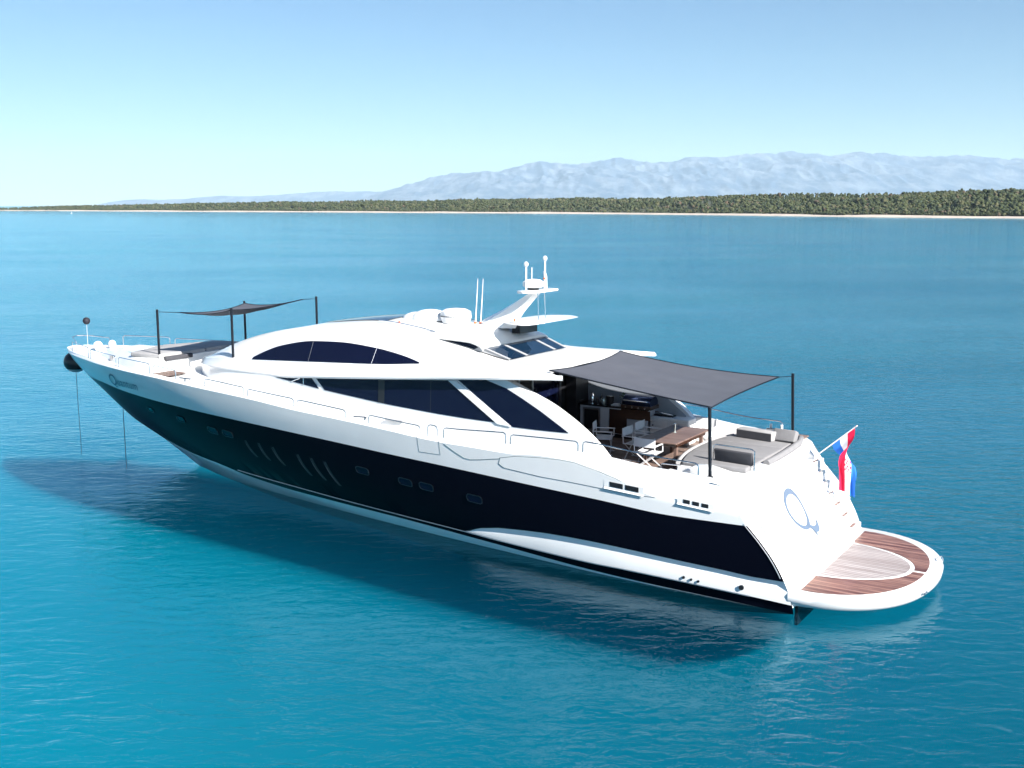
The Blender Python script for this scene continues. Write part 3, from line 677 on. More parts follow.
xsr = [0.0]*5 + list(np.linspace(7.6, 17.2, 60)) + list(np.linspace(17.4, 20.8, 24)) + [20.95, 21.05, 21.1]
g = G(); rws = []
K = 5
for i, x in enumerate(xsr):
    r_ = []
    if i < K:
        for (y, z) in sect(7.6 - 1e-6):
            xa0 = aft_x(y); t = i/K; xx = xa0 + (7.6-xa0)*t; r_.append(xx)
        S_ = [sect(v) for v in r_]
        r_ = [(r_[k], S_[k][k][0] if k < 6 else sect(7.6)[k][0], S_[k][k][1]) for k in range(len(r_))]
    else: r_ = [(x, y, z) for y, z in sect(x)]
    rws.append(r_ + [(p[0], -p[1], p[2]) for p in r_[::-1][1:]])
g.grid(rws)
# underside of the overhang and trailing edge
e = rws[0]; under = [(p[0]+.05, p[1]*.985, z2(max(5.6, p[0]))-.0 if abs(p[1]) > 2.5 else 4.72) for p in e]
g.grid([e, under])
rows_u = [under]
for x in (8.0, 9.5, 12, 16, 20):
    rows_u.append([(x, p[1]/2.98*min(2.9, yl(x)-.03), z2(x)+.02) for p in under])
g.grid(rows_u)
roof = g.build("roof", WHITE, Y, smooth=32)

# cabin sides as plates under the lip with the curved aft wing
ysd = lambda x, z: float(yc(x)) - .05*(z-3.3)
arm = [(8.3, 4.66), (7.72, 4.60), (7.36, 4.47), (7.0, 4.33), (6.42, 4.10), (6.0, 3.88), (5.63, 3.66), (5.3, 3.43), (5.02, 3.20), (4.8, 2.98), (4.6, 2.75)]
for sgn in (1, -1):
    low = [(x, deckz(max(8.4, x))-.08 if x > 8.4 else 2.6) for x in list(np.linspace(4.9, 8.4, 6)) + list(np.linspace(9, 21, 30))]
    up = [(x, z2(x)+.02) for x in np.linspace(21, 8.6, 34)]
    # build as strips: for smooth normals use columns
    g = G(); cols = []
    xs_col = list(np.linspace(4.62, 8.3, 26)) + list(np.linspace(8.45, 21.08, 60))
    ax = [a[0] for a in arm][::-1]; az = [a[1] for a in arm][::-1]
    fa = pch(ax, az)
    for x in xs_col:
        zt = float(fa(x)) if x < 8.3 else z2(x)+.02
        zb = 2.45 if x < 8.4 else deckz(x)-.08
        zb = min(zb, zt-.02)
        cols.append([(x, sgn*(yc(max(4.8, x)) - .05*((zb+(zt-zb)*t)-3.3)), zb+(zt-zb)*t) for t in (0, .25, .5, .75, 1)])
    g.grid(cols)
    inn = [[(p[0]+.0, p[1]-sgn*.22, p[2]) for p in c] for c in cols if c[0][0] < 8.6]
    g.grid(inn)
    out_t = [c[-1] for c in cols if c[0][0] < 8.6]; in_t = [c[-1] for c in inn]
    g.grid([out_t, in_t])
    cs = g.build("cabin_side", WHITE, Y, smooth=35)
    # windows of the saloon
    def glass(poly, name, m, par=cs, off=.012, sub=True):
        g = G(); n = len(poly); x0_ = min(p[0] for p in poly)+.004; x1_ = max(p[0] for p in poly)-.004
        xv = sorted(set([x0_, x1_] + [p[0] for p in poly if x0_ < p[0] < x1_] + list(np.linspace(x0_, x1_, max(6, int((x1_-x0_)/.25))))))
        A_ = []; B_ = []; A2 = []; B2 = []; C2 = []
        for x in xv:
            hits = []
            for i in range(n):
                p, q = poly[i], poly[(i+1) % n]
                if (p[0]-x)*(q[0]-x) <= 0 and abs(p[0]-q[0]) > 1e-9: hits.append(p[1]+(q[1]-p[1])*(x-p[0])/(q[0]-p[0]))
            lo, hi = min(hits), max(hits); md = (lo+hi)/2
            A_.append((x, sgn*(ysd(x, lo)+off), lo)); C2.append((x, sgn*(ysd(x, md)+off), md)); B_.append((x, sgn*(ysd(x, hi)+off), hi))
            A2.append((x, sgn*(ysd(x, lo)-.02), lo)); B2.append((x, sgn*(ysd(x, hi)-.02), hi))
        g.grid([A2, A_, C2, B_, B2])
        return g.build(name, m, par)
    w1 = glass([(16.05, 3.955), (15.2, 4.02), (14.52, 4.07), (14.22, 3.80), (15.2, 3.885)], "saloon_window", GLASS)
    for (a, b) in (((15.35, 3.905), (15.0, 4.03)), ((14.85, 3.86), (14.85, 4.04))):
        G().tube([(a[0], sgn*(ysd(*a)+.02), a[1]), (b[0], sgn*(ysd(*b)+.02), b[1])], .014, 6).build("glazing_bar", STEEL, w1, smooth=True)
    w2 = glass([(14.33, 4.08), (12.5, 4.23), (10.8, 4.36), (9.55, 4.45), (8.98, 4.12), (8.45, 3.80), (7.93, 3.49), (8.9, 3.50), (9.85, 3.53), (11.6, 3.62), (12.8, 3.70), (13.98, 3.78)], "saloon_window", GLASS)
    for bx in (11.75, 10.1):
        zt_ = z2(bx)-.05; zb_ = float(np.interp(bx, [9.85, 11.6, 12.8], [3.54, 3.63, 3.7]))
        G().face([(bx-.16 if bx > 11 else bx-.01, sgn*(ysd(bx, zb_)+.0145), zb_), (bx+.16 if bx > 11 else bx+.01, sgn*(ysd(bx, zb_)+.0145), zb_), (bx+.16 if bx > 11 else bx+.01, sgn*(ysd(bx, zt_)+.0145), zt_), (bx-.16 if bx > 11 else bx-.01, sgn*(ysd(bx, zt_)+.0145), zt_)]).build("glazing_bar", BLACK, w2)
    w3 = glass([(9.22, 4.49), (8.35, 4.56), (7.72, 4.40), (7.21, 4.17), (6.68, 3.91), (6.1, 3.59), (5.86, 3.45), (6.73, 3.43), (7.5, 3.43), (8.1, 3.79), (8.65, 4.13)], "saloon_window", GLASS)
    # raked strut between the two big panes
    g = G(); st = [(9.53, 4.45), (9.28, 4.47), (7.55, 3.43), (7.95, 3.46)]
    g.face([(x, sgn*(ysd(x, z)+.035), z) for x, z in st])
    for i in range(4):
        a = st[i]; b = st[(i+1) % 4]; g.face([(a[0], sgn*(ysd(*a)+.035), a[1]), (b[0], sgn*(ysd(*b)+.035), b[1]), (b[0], sgn*(ysd(*b)-.02), b[1]), (a[0], sgn*(ysd(*a)-.02), a[1])])
    g.build("window_strut", WHITE, cs)
    # roof side window (long arc)
    zwi = pch([10.7, 11.55, 12.45, 13.7, 14.8, 16.1, 16.9, 17.3], [4.77, 4.92, 5.04, 5.12, 5.085, 4.87, 4.60, 4.42])
    g = G(); A_ = []; B_ = []
    for x in np.linspace(10.75, 17.28, 50):
        e_ = min(1, (x-10.70)/.6, (17.33-x)/.5)
        pb = Vector((x, y5(x), z5(x))); pt_ = Vector((x, y6(x), z6(x)))
        d = pt_-pb; nrm = Vector((0, d.z, -d.y)).normalized(); e_ = (zwi(x)-pb.z)/max(.01, d.z)
        lo = pb + d*.05 + nrm*.014; hi = pb + d*max(.07, min(.97, e_)) + nrm*.014
        A_.append((lo.x, sgn*lo.y, lo.z)); B_.append((hi.x, sgn*hi.y, hi.z))
    g.grid([A_, B_]); g.grid([A_, [(p[0], p[1]-sgn*.03, p[2]) for p in A_]]); g.grid([B_, [(p[0], p[1]-sgn*.03, p[2]) for p in B_]])
    uw = g.build("arched_roof_window", GLASS, roof, smooth=40)
    for bx in (12.45, 14.85):
        pb = Vector((bx, y5(bx), z5(bx))); pt_ = Vector((bx, y6(bx), z6(bx))); d = pt_-pb; nrm = Vector((0, d.z, -d.y)).normalized()
        a = pb+d*.05+nrm*.018; b = pb+d*.95+nrm*.018
        G().tube([(a.x, sgn*a.y, a.z), (b.x-.03, sgn*b.y, b.z)], .006, 6).build("glazing_bar", STEELK, uw, smooth=True)
# windscreen sunk between the two arches
g = G(); rws = []
for x in np.linspace(16.6, 19.5, 16):
    hwid = y7(x)-.25; rws.append([(x, y, z7(x)+(z8(x)-z7(x))*(1-(abs(y)/y7(x))**2)+.014) for y in np.linspace(-hwid, hwid, 13)])
g.grid(rws); g.build("windscreen", GLASS, roof, smooth=True)
# sliding glass roof panel
g = G(); rws = []
for x in np.linspace(12.9, 15.3, 10):
    rws.append([(x, y, z7(x)+(z8(x)-z7(x))*(1-(abs(y)/y7(x))**2)+.02) for y in np.linspace(-1.05, 1.05, 11)])
g.grid(rws); g.build("glass_roof_panel", GLASSB, roof, smooth=True)

# ---------------- raised pod on the aft roof
g = G(); rws = []
podw = pch([9.12, 9.4, 10.2, 11, 11.9], [1.74, 1.66, 1.62, 1.55, 1.3]); podz = pch([9.12, 9.3, 9.6, 10.4, 11.2, 11.9], [5.27, 5.36, 5.44, 5.47, 5.48, 5.35])
for x in [9.12, 9.25, 9.4, 9.6, 9.9, 10.3, 10.8, 11.3, 11.9]:
    h_ = podw(x); z = podz(x); th = .07 if x < 11.5 else .05
    T = [(x, y*h_, z + .20*(1-y*y)**1.2*min(1, (x-9.1)/.5) - (.05 if abs(y) == 1 else 0)) for y in np.linspace(-1, 1, 11)]
    rws.append(T + [(p[0]+.02, p[1]*.97, p[2]-th) for p in T[::-1]] + [T[0]])
g.grid(rws)
for r_ in (rws[0], rws[-1]): 
    n = 11
    for k in range(n-1): g.face([r_[k], r_[k+1], r_[2*n-2-k], r_[2*n-1-k]])
pod = g.build("pod_roof", WHITE, roof, smooth=35)
pw = 1.50
for sgn in (1, -1):      # dark side light under the pod roof, grey framed side glass running down aft
    g = G(); a0 = [(x, sgn*(1.46), z7(x)-.06) for x in np.linspace(9.35, 11.2, 10)]; a1 = [(x, sgn*(1.42), podz(x)-.08) for x in np.linspace(9.35, 11.2, 10)]
    g.grid([a0, a1]); g.build("pod_side_window", GLASS, roof)
gb = [(8.38, 1.50, 4.95), (8.38, -1.50, 4.95)]; gtp = [(9.22, 1.60, 5.24), (9.22, -1.60, 5.24)]
g = G(); g.grid([[tuple(Vector(gb[0]).lerp(Vector(gb[1]), t)) for t in np.linspace(0, 1, 7)], [tuple(Vector(gtp[0]).lerp(Vector(gtp[1]), t)) for t in np.linspace(0, 1, 7)]])
aw = g.build("pod_aft_window", GLASSB, roof)
FRAMEG = mat("grey_window_frame", (0.36, 0.36, 0.37), 0.4)
for t, w_ in ((0.0, .10), (.30, .12), (.80, .12), (1.0, .10)):
    b_ = Vector(gb[0]).lerp(Vector(gb[1]), t); t_ = Vector(gtp[0]).lerp(Vector(gtp[1]), t)
    up_ = Vector((-.33, 0, .94))*.012
    g = G(); wv = Vector((0, w_/2, 0))
    g.face([b_-wv+up_, b_+wv+up_, t_+wv+up_, t_-wv+up_]); g.face([b_-wv+up_, b_-wv, t_-wv, t_-wv+up_]); g.face([b_+wv+up_, b_+wv, t_+wv, t_+wv+up_])
    g.build("window_frame", FRAMEG, aw)
for sgn in (1, -1):      # side quarter panes
    g = G(); g.face([(9.30, sgn*1.62, 5.24), (8.38, sgn*1.50, 4.96), (8.38, sgn*1.53, 4.93), (9.45, sgn*1.64, 5.16)])
    g.build("pod_corner_post", FRAMEG, roof)
# spoiler wing above the pod
g = G(); rws = []
for y in np.linspace(-1, 1, 21):
    a = math.sqrt(max(0, 1-abs(y)**2.4)); xa0 = 7.95 + .25*(1-a); xb0 = 8.2 + 1.15*a; zc = 5.86 - .03*y*y
    rws.append([(xa0, y*1.50-.35, zc-.015*a), ((xa0*2+xb0)/3, y*1.50-.35, zc+.07*a), ((xa0+2*xb0)/3, y*1.50-.35, zc+.06*a), (xb0, y*1.50-.35, zc-.02*a), ((xa0+xb0)/2, y*1.50-.35, zc-.06*a), (xa0, y*1.50-.35, zc-.015*a)])
g.grid(rws); g.build("spoiler_wing", WHITE, roof, smooth=50)
G().prism([(8.95, -.85), (9.3, -.95), (9.3, -.05), (9.0, .0)], 5.45, 5.80).build("spoiler_gap_shade", BLACK, roof)  # black block painted in as the shade of the gap under the wing
# mast
g = G(); rws = []
for t, xa0, xb0, z in ((0, 9.15, 10.45, 5.60), (.12, 9.05, 10.2, 5.80), (.35, 8.86, 9.62, 6.08), (.65, 8.58, 9.08, 6.38), (1, 8.3, 8.62, 6.66)):
    th = .24 - .08*t; rws.append([(xa0, 0, z), ((xa0*3+xb0)/4, th, z), ((xa0+xb0*3)/4, th, z), (xb0, 0, z), ((xa0+xb0*3)/4, -th, z), ((xa0*3+xb0)/4, -th, z), (xa0, 0, z)])
g.grid(rws); mast = g.build("radar_mast", WHITE, roof, smooth=30)
G().prism([(8.2, -.75), (8.5, -.82), (8.72, -.6), (8.72, .62), (8.5, .7), (8.2, .55)], 6.64, 6.71).build("mast_platform", WHITE, mast, bevel=.02, smooth=50)
g = G(); g.tube([(8.5, .12, 6.72), (8.5, .12, 6.78)], .16, 18); g.build("dome_foot", BLACK, mast, smooth=40)
g = G(); g.tube([(8.5, .12, 6.78), (8.5, .12, 6.82), (8.5, .12, 6.93), (8.5, .12, 6.99), (8.5, .12, 7.01)], [.24, .29, .29, .20, .05], 24); g.build("radar_dome", CHROMEW, mast, smooth=50)
for (yy, x_, z1_) in ((.42, 8.55, 7.42), (-.42, 8.45, 7.55)):
    G().tube([(x_, yy, 6.7), (x_, yy, z1_-.05)], .025, 8).build("light_staff", CHROMEW, mast, smooth=True)
    G().ell((x_, yy, z1_), (.065, .065, .075), 12, 8).build("mast_light", CHROMEW, mast, smooth=True)
G().tube([(8.4, -.36, 6.7), (8.4, -.36, 7.05), (8.42, -.34, 7.2)], [.06, .05, .03], 8).build("horn", CHROMEW, mast, smooth=True)
G().tube([(8.4, -.30, 6.98), (8.4, -.30, 7.03)], .03, 8).build("orange_lamp", ORANGE, mast)
G().tube([(8.5, .20, 7.0), (8.5, .20, 7.33)], .012, 6).build("whip_aerial", CHROMEW, mast)
for yy in (.25, -.12): G().tube([(8.25, yy, 5.9), (8.28, yy, 6.65)], .015, 6).build("mast_stay", STEEL, mast)
for (x_, yy) in ((10.48, .05), (10.32, .02)):
    wa = G().tube([(x_, yy, 5.60), (x_-.02, yy, 5.85), (x_-.10, yy, 6.95)], [.028, .018, .007], 7).build("whip_antenna", CHROMEW, roof, smooth=True)
    G().tube([(x_, yy, 5.62), (x_, yy, 5.72)], .04, 8).build("antenna_base", ORANGE, wa)
# covered domes on the roof
g = G(); g.ell((12.05, .05, 5.70), (.62, .55, .30), 24, 12, v1=.5); g.ell((12.55, .05, 5.68), (.42, .48, .22), 24, 12, v1=.5); g.build("covered_life_raft", WHITE2, roof, smooth=True)
g = G(); g.tube([(11.15, .05, 5.66), (11.15, .05, 5.82), (11.15, .05, 5.98), (11.15, .05, 6.05), (11.15, .05, 6.08)], [.40, .46, .44, .30, .02], 26); dm = g.build("satellite_dome", WHITE2, roof, smooth=50)
g = G()
for k in range(9):
    a = R(52+9*k); g.tube([(11.15+.463*math.cos(a), .05+.463*math.sin(a), 5.86), (11.15+.466*math.cos(a+.08), .05+.466*math.sin(a+.08), 5.86)], .016, 5)
g.build("dome_vents", BLACK, dm)
for sgn in (1, -1): G().tube([(x, sgn*1.28, z7(x)+.10) for x in np.linspace(10.9, 13.0, 12)], .015, 6).build("roof_grab_rail", STEEL, roof, smooth=True)
for (x_, yy) in ((12.4, 1.1), (8.62, .9)):
    G().tube([(x_, yy, 5.55 if x_ > 10 else 5.9), (x_, yy, 5.72 if x_ > 10 else 5.98)], .03, 8).build("deck_lamp", ORANGE, roof)

# ---------------- cockpit
FZ = 2.36
G().box(1.75, 8.5, -2.85, 2.85, FZ-.25, FZ).build("cockpit_sole", TEAKD, Y)
g = G()
for sgn in (1, -1):
    a_ = []; b_ = []; c_ = []
    for x in np.linspace(1.65, 8.5, 30):
        y = hb_(x, zS(x)) - insG(x) - .12; a_.append((x, sgn*y, zG(x)-.02)); b_.append((x, sgn*(y-.10), FZ+.25)); c_.append((x, sgn*(y-.14), FZ-.1))
    g.grid([a_, b_, c_])
g.build("cockpit_coaming", WHITE2, Y, smooth=40)
# aft bulkhead and dark saloon beyond it
g = G(); g.box(8.52, 8.6, -2.62, -1.5, FZ, 4.64); g.box(8.52, 8.6, 1.9, 2.62, FZ, 4.64); g.box(8.52, 8.6, -1.5, 1.9, 4.45, 4.64)
bulk = g.build("aft_bulkhead", BLACK, Y)
G().face([(8.57, -1.45, FZ+.03), (8.57, .1, FZ+.03), (8.57, .1, 4.44), (8.57, -1.45, 4.44)]).build("sliding_door", GLASS, bulk)
for yy in (-1.45, .12, .85): G().box(8.50, 8.56, yy-.025, yy+.025, FZ, 4.45).build("door_frame", STEELD, bulk)
g = G(); g.face([(8.6, -2.6, FZ+.01), (8.6, 2.6, FZ+.01), (14, 2.4, FZ+.01), (14, -2.4, FZ+.01)]); g.face([(11.5, -2.6, FZ), (11.5, 2.6, FZ), (11.5, 2.6, 4.4), (11.5, -2.6, 4.4)])
g.build("saloon_lining", INTER, Y)
g = G(); g.box(9.3, 10.6, .9, 1.7, FZ+.02, FZ+.75); g.box(9.3, 10.6, 1.5, 1.75, FZ+.7, FZ+1.1); g.build("saloon_sofa", DARKWOOD, Y, bevel=.04)
# inner sides: shade on the white wall painted as grey-blue sheets
g = G(); g.plate([(8.5, FZ), (5.0, FZ), (5.02, 3.12), (5.63, 3.58), (6.42, 4.02), (7.4, 4.42), (8.5, 4.58)], -2.52, -2.50); g.build("side_shade_sheet", SHADETONE, Y)
g = G(); g.plate([(8.5, FZ), (5.0, FZ), (5.02, 3.12), (5.63, 3.58), (6.42, 4.02), (7.4, 4.42), (8.5, 4.58)], 2.52, 2.50); g.build("side_shade_sheet", SHADETONE, Y)

# wet bar along the starboard side
bar = G().box(5.98, 8.12, -2.55, -1.95, FZ+.12, 3.24).build("wet_bar", FRIDGE, Y)
G().box(5.95, 8.16, -2.555, -1.90, 3.24, 3.29).build("counter_top", GRANITE, bar, bevel=.01)
G().box(6.0, 8.12, -2.5, -2.02, FZ, FZ+.12).build("plinth", BLACK, bar)
G().box(7.52, 7.98, -1.955, -1.935, FZ+.18, 3.12).build("fridge_door", BLACK, bar)
fr_ = G().box(7.47, 8.03, -1.95, -1.941, FZ+.14, 3.18).build("fridge_frame", STEELD, bar)
G().box(6.86, 7.16, -1.955, -1.93, FZ+.14, 3.20).build("cupboard_door", DARKWOOD, bar)
G().box(6.60, 6.86, -1.955, -1.93, FZ+.14, 3.20).build("cupboard_door", DARKWOOD, bar)
G().box(7.19, 7.44, -1.955, -1.93, FZ+.14, 3.20).build("cupboard_door", CHROMEW, bar)
G().box(8.16, 8.50, -2.55, -1.75, FZ, 4.5).build("tall_cabinet", BLACK, Y)
for k in range(3): G().tube([(8.15, -1.95, 3.35-.12*k), (8.15, -2.2, 3.35-.12*k)], .012, 6).build("cabinet_handle", STEEL, Y)
# barbecue on the counter
bbq = thing("barbecue_grill", "stainless gas barbecue with dark blue curved lid at the aft end of the bar", "barbecue", (6.27, -2.1, 3.29))
g = G(); g.box(-.47, .47, -.28, .28, 0, .10); g.build("fire_box", DARKWOOD, bbq, bevel=.01)
g = G(); rws = []
for i in range(11):
    a = math.pi*i/10; rws.append([(x, .27*math.cos(a), .10+.27*math.sin(a)**.8) for x in (-.44, -.2, .2, .44)])
g.grid(rws)
for x in (-.44, .44): g.face([(x, r_[0][1], r_[0][2]) for r_ in rws])
LID = mat("blue_steel_lid", (0.03, 0.045, 0.10), 0.16, 0.85)
lid = g.build("lid", LID, bbq, smooth=50)
G().tube([(-.36, .29, .24), (-.36, .33, .24), (.36, .33, .24), (.36, .29, .24)], .014, 8).build("handle", STEEL, lid, smooth=True)
for x in (-.3, -.1, .1, .3): G().tube([(x, .28, .05), (x, .32, .05)], .025, 10).build("control_knob", STEEL, bbq, smooth=True)
G().box(-.46, .46, .275, .285, -.30, -.02).build("front_panel", DARKWOOD, bbq)
# things standing on the bar
kb = thing("ice_bucket", "black round ice bucket on the bar, between the glassware and the barbecue", "bucket", (7.28, -2.2, 3.29))
G().tube([(0, 0, 0), (0, 0, .23), (0, 0, .235)], [.10, .125, .125], 18).build("bucket_body", BLACK, kb, smooth=50)
G().tube([(0, 0, .235), (0, 0, .25)], .11, 18).build("rim", STEEL, kb, smooth=50)
pt_ = thing("herb_plant", "small leafy green pot plant on the bar beside the barbecue lid", "plant", (6.86, -2.25, 3.29))
G().tube([(0, 0, 0), (0, 0, .12)], [.05, .07], 14).build("pot", CHROMEW, pt_, smooth=50)
g = G()
for k in range(70):
    a = random.uniform(0, 6.28); r_ = random.uniform(0, .12); z = .12+random.uniform(0, .22); c = Vector((r_*math.cos(a), r_*math.sin(a), z))
    d1 = Vector((random.uniform(-1, 1), random.uniform(-1, 1), random.uniform(-.3, 1))).normalized()*.04; d2 = d1.orthogonal().normalized()*.02
    g.face([c, c+d1*.5+d2, c+d1, c+d1*.5-d2])
g.build("leaves", GREEN, pt_, weld=False)
SHINY = mat("polished_steel", (0.9, 0.9, 0.9), 0.06, 1.0)
sh = thing("cocktail_shaker", "polished steel shaker glinting on the forward end of the bar", "shaker", (7.86, -2.2, 3.29))
G().tube([(0, 0, 0), (0, 0, .16), (0, 0, .2), (0, 0, .27), (0, 0, .28)], [.05, .065, .05, .025, .01], 18).build("shaker_body", SHINY, sh, smooth=60)
for i, (x_, h_, lab) in enumerate(((7.62, .28, "tall dark bottle on the bar next to the steel shaker"), (7.7, .18, "short dark bottle behind the tall one on the bar"))):
    bt = thing("bottle", lab, "bottle", (x_, -2.3+.1*i, 3.29), group="bottles on the bar")
    G().tube([(0, 0, 0), (0, 0, h_*.6), (0, 0, h_*.72), (0, 0, h_)], [.04, .04, .015, .013], 12).build("glass_body", BLACK, bt, smooth=50)
jg = thing("glass_jug", "pale green glass jug on the bar beside the black bucket", "jug", (7.45, -2.12, 3.29))
G().tube([(0, 0, 0), (0, 0, .05), (0, 0, .14), (0, 0, .17)], [.05, .075, .06, .05], 14).build("jug_body", LEDM, jg, smooth=50)
G().tube([(.05, 0, .04), (.10, 0, .07), (.10, 0, .12), (.05, 0, .15)], .008, 6).build("handle", LEDM, jg, smooth=50)
ty = thing("serving_tray", "flat white tray with napkins lying on the black counter by the plant", "tray", (7.02, -2.1, 3.292))
G().box(-.13, .13, -.10, .10, 0, .02).build("tray_base", CANVAS, ty, bevel=.005)
G().box(-.09, .09, -.07, .07, .02, .05).build("napkins", CANVAS, ty, bevel=.005)

# white locker aft of the bar (doors face the table)
lk = G().box(4.75, 5.92, -2.6, -2.05, FZ, 3.08).build("cockpit_locker", WHITE2, Y, bevel=.02)
G().box(5.36, 5.90, -2.055, -2.03, FZ+.08, 3.02).build("locker_door", WHITE, lk)
G().box(4.78, 5.32, -2.055, -2.03, FZ+.08, 3.02).build("locker_door", WHITE, lk)
for x in (5.82, 5.25): G().tube([(x, -2.03, 2.85), (x, -2.0, 2.85)], .02, 8).build("door_knob", BLACK, lk)
st_ = thing("stern_drinks_tray", "dark folded tool tray on top of the white locker beside the barbecue", "tray", (5.6, -2.35, 3.08))
G().box(-.3, .3, -.12, .12, 0, .04).build("tray_base", BLACK, st_, bevel=.01); G().tube([(-.28, .08, .06), (.26, .10, .12)], .018, 6).build("handle", STEEL, st_)

# U-shaped settee seat round the aft side of the table + sunpad
def arc_front(y): return 3.62 - .18*(y/2.2)**2*2.2
ys_ = np.linspace(-2.25, 2.05, 24)
base_poly = [(arc_front(y), y) for y in ys_] + [(1.50, 2.15), (1.32, 1.2), (1.28, 0), (1.32, -1.2), (1.62, -2.25)]
sb = G().prism(base_poly, FZ, 2.80).build("sunpad_base", WHITE, Y, bevel=.03, smooth=40)
for k in range(3):
    ya, yb = [(-2.05, -.72), (-.69, .64), (.67, 1.92)][k]
    yy = np.linspace(ya, yb, 7); poly = [(arc_front(y)-.12, y) for y in yy] + [(1.58, yb), (1.56, ya)]
    G().prism(poly, 2.80, 2.93).build("sunpad_mattress", CUSH, sb, bevel=.04, smooth=60, seg=3)
g = G(); rim = [(arc_front(y)-.02, y, 2.86) for y in np.linspace(-2.15, 1.98, 24)]
g.tube(rim, .055, 8); g.build("front_bolster", CUSHL, sb, smooth=True)
g = G(); rim = [(1.95, -2.42, 2.84), (1.60, -2.2, 2.90), (1.43, -1.5, 2.92), (1.38, -.6, 2.92), (1.38, .3, 2.90), (1.42, 1.0, 2.88)]
g.tube(rim, .085, 10); g.build("aft_bolster", CUSH, sb, smooth=True)
# loose backrests
def backrest(name, label, c, L, H, T, rz, mt, tilt=0, legs=True, front=None):
    t = thing(name, label, "backrest", c, rz, "loose backrests on the sunpad")
    o = G().box(-L/2, L/2, -T/2, T/2, 0, H).build("cushion", mt, t, bevel=.03, smooth=60, seg=3); o.rotation_euler = (tilt, 0, 0)
    if front: f_ = G().box(-L/2+.02, L/2-.02, T/2-.005, T/2+.012, .01, H-.03).build("dark_face", front, t, bevel=.004); f_.rotation_euler = (tilt, 0, 0)
    return t, o
backrest("sunpad_backrest", "long low backrest with charcoal front face on the far side of the sunpad", (2.55, -1.45, 2.93), 1.05, .24, .34, R(-9), CUSHL, 0, front=CUSHD)
backrest("sunpad_backrest", "short folded light grey backrest beside the far black awning pole", (1.80, -1.42, 2.93), .62, .32, .20, R(-7), CUSH, R(25))
t, o = backrest("sunpad_backrest", "raised grey backrest in a steel tube frame on the near side of the sunpad", (2.02, 1.55, 2.93), 1.0, .32, .08, R(-6), CUSHD, R(-14))
g = G(); g.tube([(-.54, .05, -.12), (-.54, .05, .36), (-.46, .05, .40), (.46, .05, .40), (.54, .05, .36), (.54, .05, -.12)], .018, 8); g.build("frame", STEEL, t, smooth=True)
# port coaming beside the sunpad, white with a slope down aft
g = G(); g.plate([(3.0, FZ), (3.0, 2.78), (2.7, 2.93), (2.35, 2.93), (1.75, 2.80), (1.25, 2.45), (1.1, FZ-.2)], 1.98, 2.36); g.build("sunpad_coaming", WHITE, Y, bevel=.05, smooth=50, seg=3)
g = G(); g.plate([(3.4, FZ), (3.4, 2.78), (2.7, 2.9), (2.35, 2.9), (1.75, 2.85), (1.25, 2.45), (1.1, FZ-.2)], -2.66, -2.3); g.build("sunpad_coaming", WHITE, Y, bevel=.05, smooth=50, seg=3)
G().box(3.35, 3.95, 1.5, 2.5, FZ, FZ+.17).build("cockpit_step", WHITE2, Y, bevel=.02)
G().box(3.02, 3.5, 1.95, 2.6, FZ, FZ+.33).build("cockpit_step", WHITE2, Y, bevel=.02)
G().tube([(3.05, 2.35, 2.9), (3.5, 2.4, 2.9), (3.55, 2.4, 2.85), (3.55, 2.4, 2.4)], .016, 8).build("hand_rail", STEEL, Y, smooth=True)
G().tube([(2.75, -2.75, 2.82), (2.72, -2.72, 2.95), (2.2, -2.72, 2.97), (2.17, -2.75, 2.82)], .03, 8).build("mooring_fairlead", STEELD, Y, smooth=True)
for x in (2.35, 2.65): G().tube([(x, -2.85, 2.8), (x, -2.85, 3.08)], .035, 10).build("warping_capstan", CHROMEW, Y, smooth=True)
G().prism([(1.65, -3.05), (2.3, -3.08), (2.3, -2.7), (1.65, -2.6)], 2.80, 2.83).build("quarter_pad", TEAKD, Y)

# ---------------- transom: garage door, stairs each side, wing walls
prof = pch([0, .5, 1.0, 1.7, 2.3, 2.65, 2.85], [-.02, .02, .36, .88, 1.20, 1.34, 1.38])    # x of the centre face at height z
g = G(); rws = []
zs_l = [.30, .5, .75, 1.0, 1.25, 1.5, 1.75, 2.0, 2.2, 2.4, 2.6, 2.75, 2.85]
for z in zs_l:
    rws.append([(prof(z) - .10*(1-(y/1.6)**2) + .0, y, z) for y in np.linspace(-1.6, 1.6, 17)])
rws.append([(1.62, y, 2.87) for y in np.linspace(-1.6, 1.6, 17)])
g.grid(rws)
for s in (0, -1): g.face([tuple(r_[s]) for r_ in rws] + [(2.0, rws[0][s][1], 2.8), (2.0, rws[0][s][1], .3)])
tran = g.build("transom_door", WHITE, Y, smooth=35)
def on_tr(y, z, o=.012): return Vector((prof(z) - .10*(1-(y/1.6)**2) - o*.84, y, z + o*.54))
# the Q emblem
g = G()
qc = (.52, 1.74); ra, rb = .60, .60
for k in range(48):
    a0, a1 = 2*math.pi*k/48, 2*math.pi*(k+1)/48
    def pt(a, s): 
        th = .11 + .06*max(0, math.sin(a))**2
        rr_ = 1 if s else 0
        return on_tr(qc[0] - (ra-(0 if rr_ else th))*math.cos(a)*.80, qc[1] + (rb-(0 if rr_ else th*1.1))*math.sin(a)*.78)
    g.face([pt(a0, 0), pt(a1, 0), pt(a1, 1), pt(a0, 1)])
tail = [(.40, 1.34, .12), (.26, 1.24, .14), (.10, 1.19, .14), (-.06, 1.22, .12), (-.18, 1.32, .07), (-.22, 1.43, .015)]
for (y0, z0, w0), (y1, z1, w1) in zip(tail[:-1], tail[1:]):
    g.face([on_tr(y0, z0-w0/2, .016), on_tr(y1, z1-w1/2, .016), on_tr(y1, z1+w1/2, .016), on_tr(y0, z0+w0/2, .016)])
